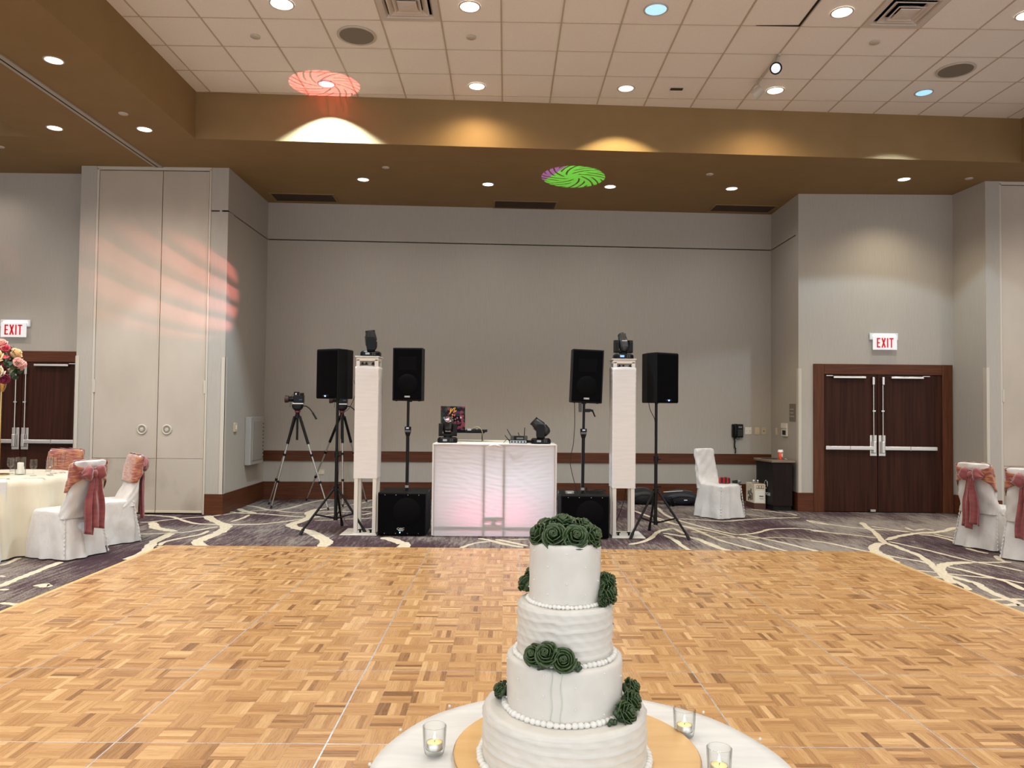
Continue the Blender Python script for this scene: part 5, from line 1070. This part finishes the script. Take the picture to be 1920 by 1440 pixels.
def video_camera(label,x,y,z,rz):
    t=thing('video_camera',label,'video camera',(x,y,z),rz)   # lens towards -x
    MB().bb(-.07,.09,-.04,.045,.0,.02).build('mounting_plate',STEEL,t,bevel=.003)
    MB().bb(-.055,.09,-.05,.05,.02,.135).build('body',BLKP,t,bevel=.008); MB().bb(-.055,.02,-.03,.03,.135,.185).build('top_unit',BLKP,t,bevel=.006); MB().bb(.035,.085,-.03,.03,.135,.17).build('viewfinder_hump',BLKP,t,bevel=.006)
    MB().cyl((-.055,0,.075),(-.13,0,.075),.042,.038,16).build('lens_barrel',BLKP,t); MB().cyl((-.13,0,.075),(-.185,0,.075),.050,.056,16).build('lens_hood',mat('hood_brown',(.06,.022,.016),.6),t)
    MB().bb(-.03,-.012,-.033,-.03,.14,.165).build('white_mark',WHITEL,t); MB().bb(.03,.075,-.052,-.049,.06,.075).build('blue_mark',mat('mark_blue',(.03,.06,.16),.4),t)
    MB().tube([(-.05,-.03,.15),(-.095,-.035,.115),(-.10,-.035,.06),(-.105,-.03,-.045)],.003,5).build('strap_cord',BLKR,t)
camera_tripod('camera tripod with silver legs nearest the recess corner',-3.105,11.30,1.372,[(-3.455,11.24),(-2.57,11.10),(-3.62,11.66)],0)
video_camera('black video camera on the tripod nearest the recess corner',-3.105,11.30,1.545,.05)
camera_tripod('camera tripod with silver legs half hidden behind the loudspeaker stand',-2.545,11.78,1.372,[(-3.18,12.16),(-2.44,11.46),(-2.20,12.10)],0)
video_camera('black video camera half hidden behind the loudspeaker near the recess corner',-2.555,11.78,1.545,.05)
# ------------------------------------------------------------------ recycling cabinet, cup, carton, bags
rb=thing('recycling_cabinet','tall dark wood recycling cabinet in the recess corner','cabinet',(0,0,0))
RW=noise_mat('dark_laminate',(.011,.0065,.0055),(.017,.010,.008),(30,30,3),.45,spec=.15); RWL=noise_mat('dark_side_laminate',(.010,.0095,.009),(.015,.014,.0125),(30,30,3),.45,spec=.2)
poly=[(4.085,11.485),(4.375,11.485),(4.42,11.60),(4.44,12.10),(4.02,12.10),(3.985,11.98)]
body=MB().prism([(4.085,11.485),(4.378,11.485),(4.42,12.1),(4.03,12.1),(4.0,11.96)],.075,.735).build('body',RW,rb,bevel=.004)
MB().prism([(4.100,11.51),(4.37,11.51),(4.41,12.09),(4.04,12.09),(4.02,11.96)],0,.075).build('plinth',RWL,rb)
v0=Vector((4.085,11.485));v1=Vector((4.0,11.96)); dd=(v1-v0).normalized(); nn=Vector((-dd.y,dd.x))
def side(a,b,z0,z1,off,m,name,par,th=.004):
    p,q=v0+dd*a,v0+dd*b; return MB().prism([tuple(p+nn*off),tuple(p+nn*(off+th)),tuple(q+nn*(off+th)),tuple(q+nn*off)],z0,z1).build(name,m,par)
side(.005,.475,.08,.732,.0,RWL,'side_door',rb)
MB().prism([(4.055,11.465),(4.415,11.465),(4.445,11.62),(4.45,12.14),(4.0,12.14),(3.965,11.97)],.735,.765).build('counter_top',noise_mat('taupe_laminate',(.17,.125,.085),(.20,.15,.105),(20,20,20),.4),rb,bevel=.003)
MB().lathe([(.13,.7655),(.13,.767)],28,4.16,11.88,0).build('drop_opening',DARK,rb)
s1=MB(); rotS=math.atan2(dd.y,dd.x)
o=text('RECYCLE',.060,WHITEL,rb,(0,0,0),(0,0,0))
p=v0+dd*.20+nn*.0052; o.location=(p.x,p.y,.24); o.rotation_euler=(PI/2,0,rotS+PI)
ic=MB()
def pp(a,z): q=v0+dd*a+nn*.0053; return (q.x,q.y,z)
for k in range(3):
    a=PI/2+k*2*PI/3; pts=[]
    for q in range(7): b_=a+(q/6)*1.5; pts.append((b_,))
    ic.tube([pp(.20-.046*math.cos(b_[0]),.385+.062*math.sin(b_[0])) for b_ in pts],[.013]*5+[.019,.003],5,.2)
ic.build('recycling_symbol',WHITEL,rb)
cp=thing('coffee_cup','orange paper coffee cup with white lid on the recycling cabinet','cup',(4.275,11.70,.766))
ORG=mat('orange_paper',(.70,.085,.025),.5); lathe_obj('paper_cup',[(.028,0),(.029,.004),(.040,.118),(.038,.118)],ORG,cp,24); lathe_obj('lid',[(.043,.114),(.0435,.124),(.040,.130),(.036,.150),(.031,.152),(.004,.146)],mat('lid_white',(.85,.83,.80),.4),cp,24)
m=MB()
for k in range(5):
    a=-PI/2+.05+k*.16; m.add([(.0385*math.cos(q),.0385*math.sin(q),z) for q,z in ((a,.045-.01*k+.02),(a+.15,.04),(a+.15,.095+.004*k-.008*(k==4)),(a,.085+.003*k))],[(0,1,2,3)],False)
m.build('white_print',mat('cup_print',(.80,.74,.62),.5),cp)
t=thing('crumpled_foil','small crumpled silver wrapper beside the coffee cup','wrapper',(4.33,11.64,.766)); MB().ball((0,0,.012),.014,7,5).ball((.018,.004,.009),.010,6,4).build('wad',CHROME,t)
bx=thing('cardboard_carton','beige printed cardboard carton beside the recycling cabinet','carton',(0,0,0))
c0,c1,c2,c3=(3.872,11.715),(4.030,11.665),(3.980,11.99),(3.842,12.02)
CARD=noise_mat('carton_board',(.60,.52,.40),(.68,.60,.48),(8,8,8),.7); CARDB=mat('carton_brown',(.085,.030,.020),.6); INKM=mat('carton_ink',(.06,.05,.045),.6); CARDW=mat('carton_pale_panel',(.72,.67,.60),.6)
MB().prism([c0,c1,c2,c3],.085,.385).build('body',CARD,bx,bevel=.003); MB().prism([(c0[0]-.002,c0[1]-.002),(c1[0]+.002,c1[1]-.002),(c2[0]+.002,c2[1]),(c3[0]-.002,c3[1])],0,.088).build('brown_base',CARDB,bx)
f0=Vector(c0);f1=Vector(c1);fd=(f1-f0).normalized(); fn=Vector((fd.y,-fd.x))
def fp(a,b,z0,z1,m,name,base=f0,d=fd,n=fn,off=.001): 
    p,q=base+d*a,base+d*b; MB().prism([tuple(p+n*off),tuple(q+n*off),tuple(q+n*(off+.002)),tuple(p+n*(off+.002))],z0,z1).build(name,m,bx)
fp(.012,.150,.10,.285,CARDW,'front_panel'); fp(.03,.145,.315,.365,mat('carton_print',(.25,.20,.15),.6),'print_block'); fp(.075,.135,.19,.205,INKM,'ink_line',off=.003); fp(.075,.135,.165,.169,INKM,'ink_line',off=.003); fp(.085,.14,.15,.153,INKM,'ink_line',off=.003)
for k in range(3): fp(.035+k*.04,.058+k*.04,.325,.358,CARD,'print_gap',off=.0035)
sd=(Vector(c3)-f0).normalized(); sn=Vector((-sd.y,sd.x))
for k,(a,z0,z1) in enumerate([(.06,.13,.24),(.11,.12,.20),(.15,.14,.27),(.19,.11,.17),(.10,.22,.30),(.2,.2,.26)]): fp(a,a+.03,z0,z1,INKM,'side_print',f0,sd,sn)
b_=MB(); b_.prism([(3.875,11.73),(4.025,11.685),(3.99,11.80),(3.87,11.83)],.386,.392); b_.build('open_flap',mat('carton_flap',(.30,.18,.12),.7),bx)
for q,(x,y) in enumerate([(3.90,11.84),(3.93,11.88),(3.965,11.83)]): tg=thing('bottle_neck',('nearest','farthest','rightmost')[q]+' bottle neck poking out of the open carton','bottle',(x,y,.386),0,'bottle necks in the carton'); lathe_obj('neck',[(.014,0),(.012,.03),(.013,.045),(.004,.047)],mat('bottle_clear',(.7,.7,.68),.1,trans=.5),tg,12); lathe_obj('cap',[(.0145,.036),(.0145,.05),(.003,.051)],TIN,tg,12)
NAVY=noise_mat('dark_nylon',(.006,.007,.012),(.014,.016,.026),(60,60,60),.55,bump=.3); NBLK=noise_mat('black_nylon',(.005,.005,.006),(.014,.014,.015),(60,60,60),.5,bump=.3)
def bag(name,label,x,y,rz,L,D,Hh,m,seed):
    t=thing(name,label,'bag',(x,y,0),rz); rd=random.Random(seed); rings=[]
    for k in range(9):
        u=-1+2*k/8; e=(1-abs(u)**4)**.5*.98+.02
        rings.append([(u*L/2,D/2*e*math.copysign(abs(math.cos(a))**.6,math.cos(a)),max(.003,Hh/2+Hh/2*e*(1+.12*math.sin(u*4+seed))*math.copysign(abs(math.sin(a))**.6,math.sin(a)))) for a in [2*PI*i/18+PI/18 for i in range(18)]])
    MB().loft(rings).build('body',m,t)
    MB().tube([(-L*.35,-D*.48,Hh*.5),(-L*.1,-D*.52,Hh*.72),(L*.15,-D*.5,Hh*.7),(L*.4,-D*.42,Hh*.5)],.006,6).build('zip',BLKR,t)
    MB().tube([(-L*.3,-.02,Hh*1.0),(-L*.1,-.05,Hh*1.12),(L*.12,-.04,Hh*1.08),(L*.3,0,Hh*.98)],.012,6,.4).build('strap',mat('strap_grey',(.05,.05,.055),.6),t)
    return t
bg=bag('equipment_bag','black nylon equipment bag lying behind the tripod stand',2.20,12.22,.08,.48,.40,.235,NBLK,1)
bg2=bag('equipment_bag','dark navy bag lying beside the sashless covered chair',2.83,12.16,-.05,.62,.40,.21,NAVY,2); MB().bb(.02,.07,-.205,-.198,.085,.10).build('logo_patch',WHITEL,bg2); MB().tube([(-.28,-.05,.20),(-.15,-.1,.215),(.02,-.08,.225)],.009,6,.5).build('pale_strap',mat('strap_pale',(.45,.43,.40),.5),bg2)
t=thing('headphones','dark round headphones lying on carpet before the navy bag','headphones',(2.56,11.86,.0),.2); MB().cyl((0,0,.045),(.03,.02,.05),.045,n=16).build('ear_cup',BLKP,t); MB().cyl((.09,.02,.045),(.12,.03,.05),.045,n=16).build('ear_cup',BLKP,t); MB().tube([(.015,.01,.09),(.03,.02,.14),(.07,.03,.15),(.10,.03,.09)],.007,6).build('headband',BLKP,t); MB().bb(-.05,-.02,-.01,.01,.01,.05).build('silver_plug',CHROME,t)
# ------------------------------------------------------------------ cake table
KC=(.176,1.645); KR=.462
kt=thing('cake_table','small round cake table hidden under a white cloth','table',(KC[0],KC[1],0))
MB().lathe([(KR-.02,0),(KR-.02,.02)],48,0,0,.718).build('table_top',DWOOD,kt); MB().cyl((0,0,.05),(0,0,.735),.035).build('pedestal',BLKM,kt); MB().lathe([(.26,.02),(.24,.035),(.05,.06)],24).build('foot',BLKM,kt)
def cake_cloth():
    mb=MB(); rings=[]; n=160; H=.762
    wr=lambda r,a:.0022*math.sin(7*a+9*r)*r/KR+.0028*math.sin(3*a+22*r+1)*(r/KR)**2+.0016*math.sin(r*60+5*a)
    for r in [.01]+[KR*k/16 for k in range(1,16)]: rings.append([(r*math.cos(2*PI*k/n),r*math.sin(2*PI*k/n),H+min(0,wr(r,2*PI*k/n)-.004)) for k in range(n)])
    for q in range(0,12):
        t=q/11; r=[]
        for k in range(n):
            a=2*PI*k/n; f=.028*t**.8*math.sin(13*a+.8*math.sin(4*a)); rad=KR+.0015*math.sin(11*a)+.030*t+f; r.append((rad*math.cos(a),rad*math.sin(a),H-.006-.73*t))
        rings.append(r)
    return mb.loft(rings[::-1],True,False,True)
ck_cloth=cake_cloth().build('tablecloth',LINEN); ck_cloth.location=(KC[0],KC[1],0); tag(ck_cloth,'white cloth with beaded edge covering the round cake table','tablecloth')
for k in range(16): a=.35+k*PI*2/16; MB().ball(((KR+.001)*math.cos(a),(KR+.001)*math.sin(a),.764),.0038,8,6).build('edge_bead',ICINGB,ck_cloth)
AX=(.137,1.690); Z0=.7625
bd=thing('cake_board','round pale maple board under the tiered cake','board',(AX[0]+.03,AX[1]+.035,Z0-.0005)); MB().lathe([(.272,0),(.275,.003),(.275,.010),(.272,.0125)],72).build('disc',MAPLE,bd); MB().lathe([(.276,.004),(.2765,.008)],72,cap0=False,cap1=False).build('edge_band',RAMP,bd)
ck=thing('wedding_cake','four tier white buttercream cake trimmed with green roses','cake',(AX[0],AX[1],Z0+.0125))
def tier(r,z0,z1,ridged,seed,name='cake_tier'):
    n=128; rd=random.Random(seed); rings=[]; hgt=z1-z0
    if ridged:
        nr=6; rows=[]
        for k in range(nr*6+1):
            v=k/(nr*6); ring=[]
            for q in range(n):
                a=2*PI*q/n; sl=.30*math.sin(a+seed)+.10*math.sin(2*a+1+seed*2)+.02*math.sin(9*a+seed)
                f=(v*nr+sl)%1.0; saw=.0046*(f**4)*(.65+.35*math.sin(a*1.5+int(v*nr+sl)*2.1))
                e=min(1,(1-v)*9,v*9+.3); rr_=r-.001+saw*e+.0006*math.sin(23*a+v*31)
                if v>.97: rr_-=.004
                ring.append((rr_*math.cos(a),rr_*math.sin(a),z0+hgt*v))
            rings.append(ring)
    else:
        for v,dr in ((0,0),(.1,0),(.25,.0006),(.4,-.0004),(.55,.0006),(.7,-.0003),(.85,.0005),(.93,0),(.965,-.001),(.985,-.003),(1.0,-.007)):
            rings.append([((r+dr+.0008*math.sin(3*a+seed+v*4)+.0004*math.sin(11*a))*math.cos(a),(r+dr+.0008*math.sin(3*a+seed+v*4)+.0004*math.sin(11*a))*math.sin(a),z0+hgt*v) for a in [2*PI*q/n for q in range(n)]])
    for f in (.9,.6,.3,.05): rings.append([(r*f*math.cos(a),r*f*math.sin(a),z1+.0008*math.sin(5*a+f*9)) for a in [2*PI*q/n for q in range(n)]])
    return MB().loft(rings).build(name,ICING,ck)
T=[(.180,0,.113,True,1),(.1275,.113,.226,False,2),(.1055,.226,.341,True,4),(.079,.341,.474,False,3)]
for a in T: tier(*a)
def bead_me():
    mb=MB(); n=10; rings=[]
    for x,r in ((-1.0,.25),(-.75,.75),(-.3,1.0),(.2,.92),(.65,.55),(1.05,.14)): rings.append([(x,r*math.cos(2*PI*k/n),.55+r*.85*math.sin(2*PI*k/n)) for k in range(n)])
    return meshof(mb.loft(rings),'icing_bead',ICINGB)
BM=bead_me(); rd=random.Random(11)
for (r,z,s,nb) in ((.1855,0,.0092,76),(.132,.1135,.0078,64),(.1095,.2265,.0068,60),(.0827,.3415,.0056,56)):
    for k in range(nb):
        a=2*PI*k/nb+rd.uniform(-.01,.01); o=bpy.data.objects.new('icing_bead',BM); COL.objects.link(o); o.parent=ck; o.location=(r*math.cos(a),r*math.sin(a),z); o.rotation_euler=(rd.uniform(-.2,.2),rd.uniform(-.1,.2),a+PI/2+rd.uniform(-.15,.15)); q=s*rd.uniform(.9,1.12); o.scale=(q*1.02,q,q)
pm=MB()
def pearl(r,z,a,s=.0021): pm.ball((r*math.cos(a),r*math.sin(a),z),s,8,6)
for k in range(12):
    a=-PI/2+(k-6)*PI/6; 
    for v in ((.115,.052,.012) if k%2==0 else (.086,.028)): pearl(.080,.341+v,a-.04,.0019)
    for v in ((.102,.06,.018) if k%2 else (.08,.036)): pearl(.1283,.113+v,a+.1,.0019)
pm.build('sugar_pearls',ICINGB,ck)['kind']='stuff'
# green roses
RM=[meshof(r,'buttercream_rose',ROSEG) for r in ROSES]; GL=meshof(leaf_mesh(),'piped_leaf',LEAFG)
def crose(loc,axis,s,k=0,roll=0): return obj_from('buttercream_rose',RM[k%3],ck,loc,axis,s,roll,.075)
def cleaf(loc,axis,s,roll=0): return obj_from('piped_leaf',GL,ck,loc,axis,s,roll,.06)
ZT=.474
for k,(x,y,z,ax,s) in enumerate([(-.026,-.050,.014,(-.25,-.80,.50),.0265),(.016,-.054,.013,(.10,-.85,.50),.0265),(.052,-.036,.012,(.75,-.45,.5),.024),(-.058,-.022,.014,(-.85,-.35,.45),.025),(-.006,-.004,.030,(-.05,-.35,.93),.029),(.036,.006,.024,(.5,-.1,.85),.025),(.060,.010,.010,(.95,.1,.4),.023),(-.040,.026,.020,(-.6,.4,.7),.026),(.01,.046,.018,(.1,.85,.5),.026),(.048,.044,.012,(.6,.7,.4),.023)]): crose((x,y,ZT+z),ax,s,k,k*1.3)
rd=random.Random(2)
for x,y,z,ax,s in [(-.045,-.02,.03,(-.2,.1,1),.030),(-.024,.012,.038,(-.15,.2,1),.028),(.026,-.014,.036,(.1,0,1),.030),(.038,.01,.036,(.25,.1,1),.028),(.052,-.004,.024,(.5,-.1,.9),.028),(-.006,-.066,.004,(0,-.9,-.1),.024),(-.050,-.05,.005,(-.7,-.6,.1),.024),(.038,-.062,.006,(.4,-.8,.1),.028),(.068,-.024,.006,(.9,-.4,.2),.022),(.0,-.035,.028,(0,-.5,.9),.022),(-.012,-.03,.03,(-.5,-.3,.8),.024),(.012,-.028,.03,(.6,-.3,.7),.024),(.03,-.04,.022,(.7,-.5,.6),.022),(-.066,.0,.004,(-1,0,.1),.022)]: cleaf((x,y,ZT+z),ax,s,rd.uniform(0,6))
def around(a,r,z): return (r*math.cos(a),r*math.sin(a),z)
def cluster(items):
    for k,(a,r,z,s,tilt) in enumerate(items):
        ax=Vector((math.cos(a),math.sin(a),tilt)); crose(around(a,r,z),ax,s,k,a*3+k)
# on the second tier, right and left back
cluster([(-.18,.093,.386,.0205,.75),(-.40,.097,.364,.0225,.55),(.05,.098,.360,.019,.5),(-.62,.094,.352,.012,.3)])
for k in range(4): cleaf(around(-.55+k*.28,.097,.348+.004*k),(math.cos(-.4+k*.3),math.sin(-.4+k*.3),.1),.020,k)
cluster([(2.62,.097,.366,.0205,.6),(2.42,.095,.384,.018,.8)])
# three roses on the front of the third tier and berries beside
cluster([(-2.20,.119,.250,.021,.55),(-1.95,.122,.257,.0235,.6),(-1.67,.122,.247,.0235,.45)])
for a,z,s in ((-1.46,.236,.006),(-1.42,.241,.0055),(-1.43,.230,.006),(-1.39,.233,.005),(-1.80,.266,.0065),(-1.76,.262,.006)): MB().ball(around(a,.124,z),s,8,6).build('berry',LEAFG,ck)
for k in range(4): cleaf(around(-2.25+k*.25,.124,.231),(math.cos(-2.2+k*.28),math.sin(-2.2+k*.28),-.3),.018,k*2)
# bottom tier: right group and one at the left
cluster([(-.62,.150,.127,.0235,.65),(-.36,.150,.140,.0225,.7),(-.10,.146,.152,.0215,.6)])
for a,z,s in ((-.92,.122,.006),(-.86,.118,.0065),(-.80,.130,.006),(-.96,.118,.005),(-.84,.136,.006)): MB().ball(around(a,.146,z),s,8,6).build('berry',LEAFG,ck)
for k in range(4): cleaf(around(-.7+k*.22,.152,.119+k*.010),(math.cos(-.6+k*.2),math.sin(-.6+k*.2),.2),.020,k)
cluster([(2.92,.143,.131,.018,.5),(3.15,.143,.142,.015,.6)])
# green drips running down the third tier
for a,zb,ph in ((-1.86,.125,0),(-1.70,.120,1.2)):
    MB().tube([around(a+.015*math.sin(k*.9+ph),.1283,.228-k*(.228-zb)/12) for k in range(13)],.0007,4).build('icing_drip',mat('drip_green',(.50,.60,.44),.5),ck)
# tea lights
def tealight(label,x,y):
    t=thing('tea_light_holder',label,'candle holder',(x,y,.7605),0,'glass tea light holders on the cake table')
    lathe_obj('glass',[(.0185,0),(.0215,.003),(.0245,.018),(.0268,.062),(.0255,.0635),(.0245,.062),(.0222,.020),(.0195,.012),(.001,.011)],GLASS,t,32)
    c=thing('tea_light','lit tea light in '+label.replace('clear','the',1),'candle',(x,y,.7725)); c['group']='lit tea lights on the cake table'
    lathe_obj('tin_cup',[(.0182,0),(.0186,.015),(.0180,.0152),(.0176,.0135)],TIN,c,28,cap1=False); lathe_obj('wax',[(.0176,.0128),(.0176,.0140),(.002,.0136)],WAX,c,28); MB().cyl((0,0,.013),(.001,0,.021),.0007,n=6).build('wick',WICK,c); lathe_obj('flame',[(.0004,.019),(.0022,.023),(.0020,.028),(.0003,.036)],FLAME,c,10)
tealight('clear glass holder on the plain left side of the cake table',-.152,1.725); tealight('clear glass holder on the cloth beyond the green roses',.437,1.828); tealight('clear glass holder cut by the bottom frame edge',.463,1.625)
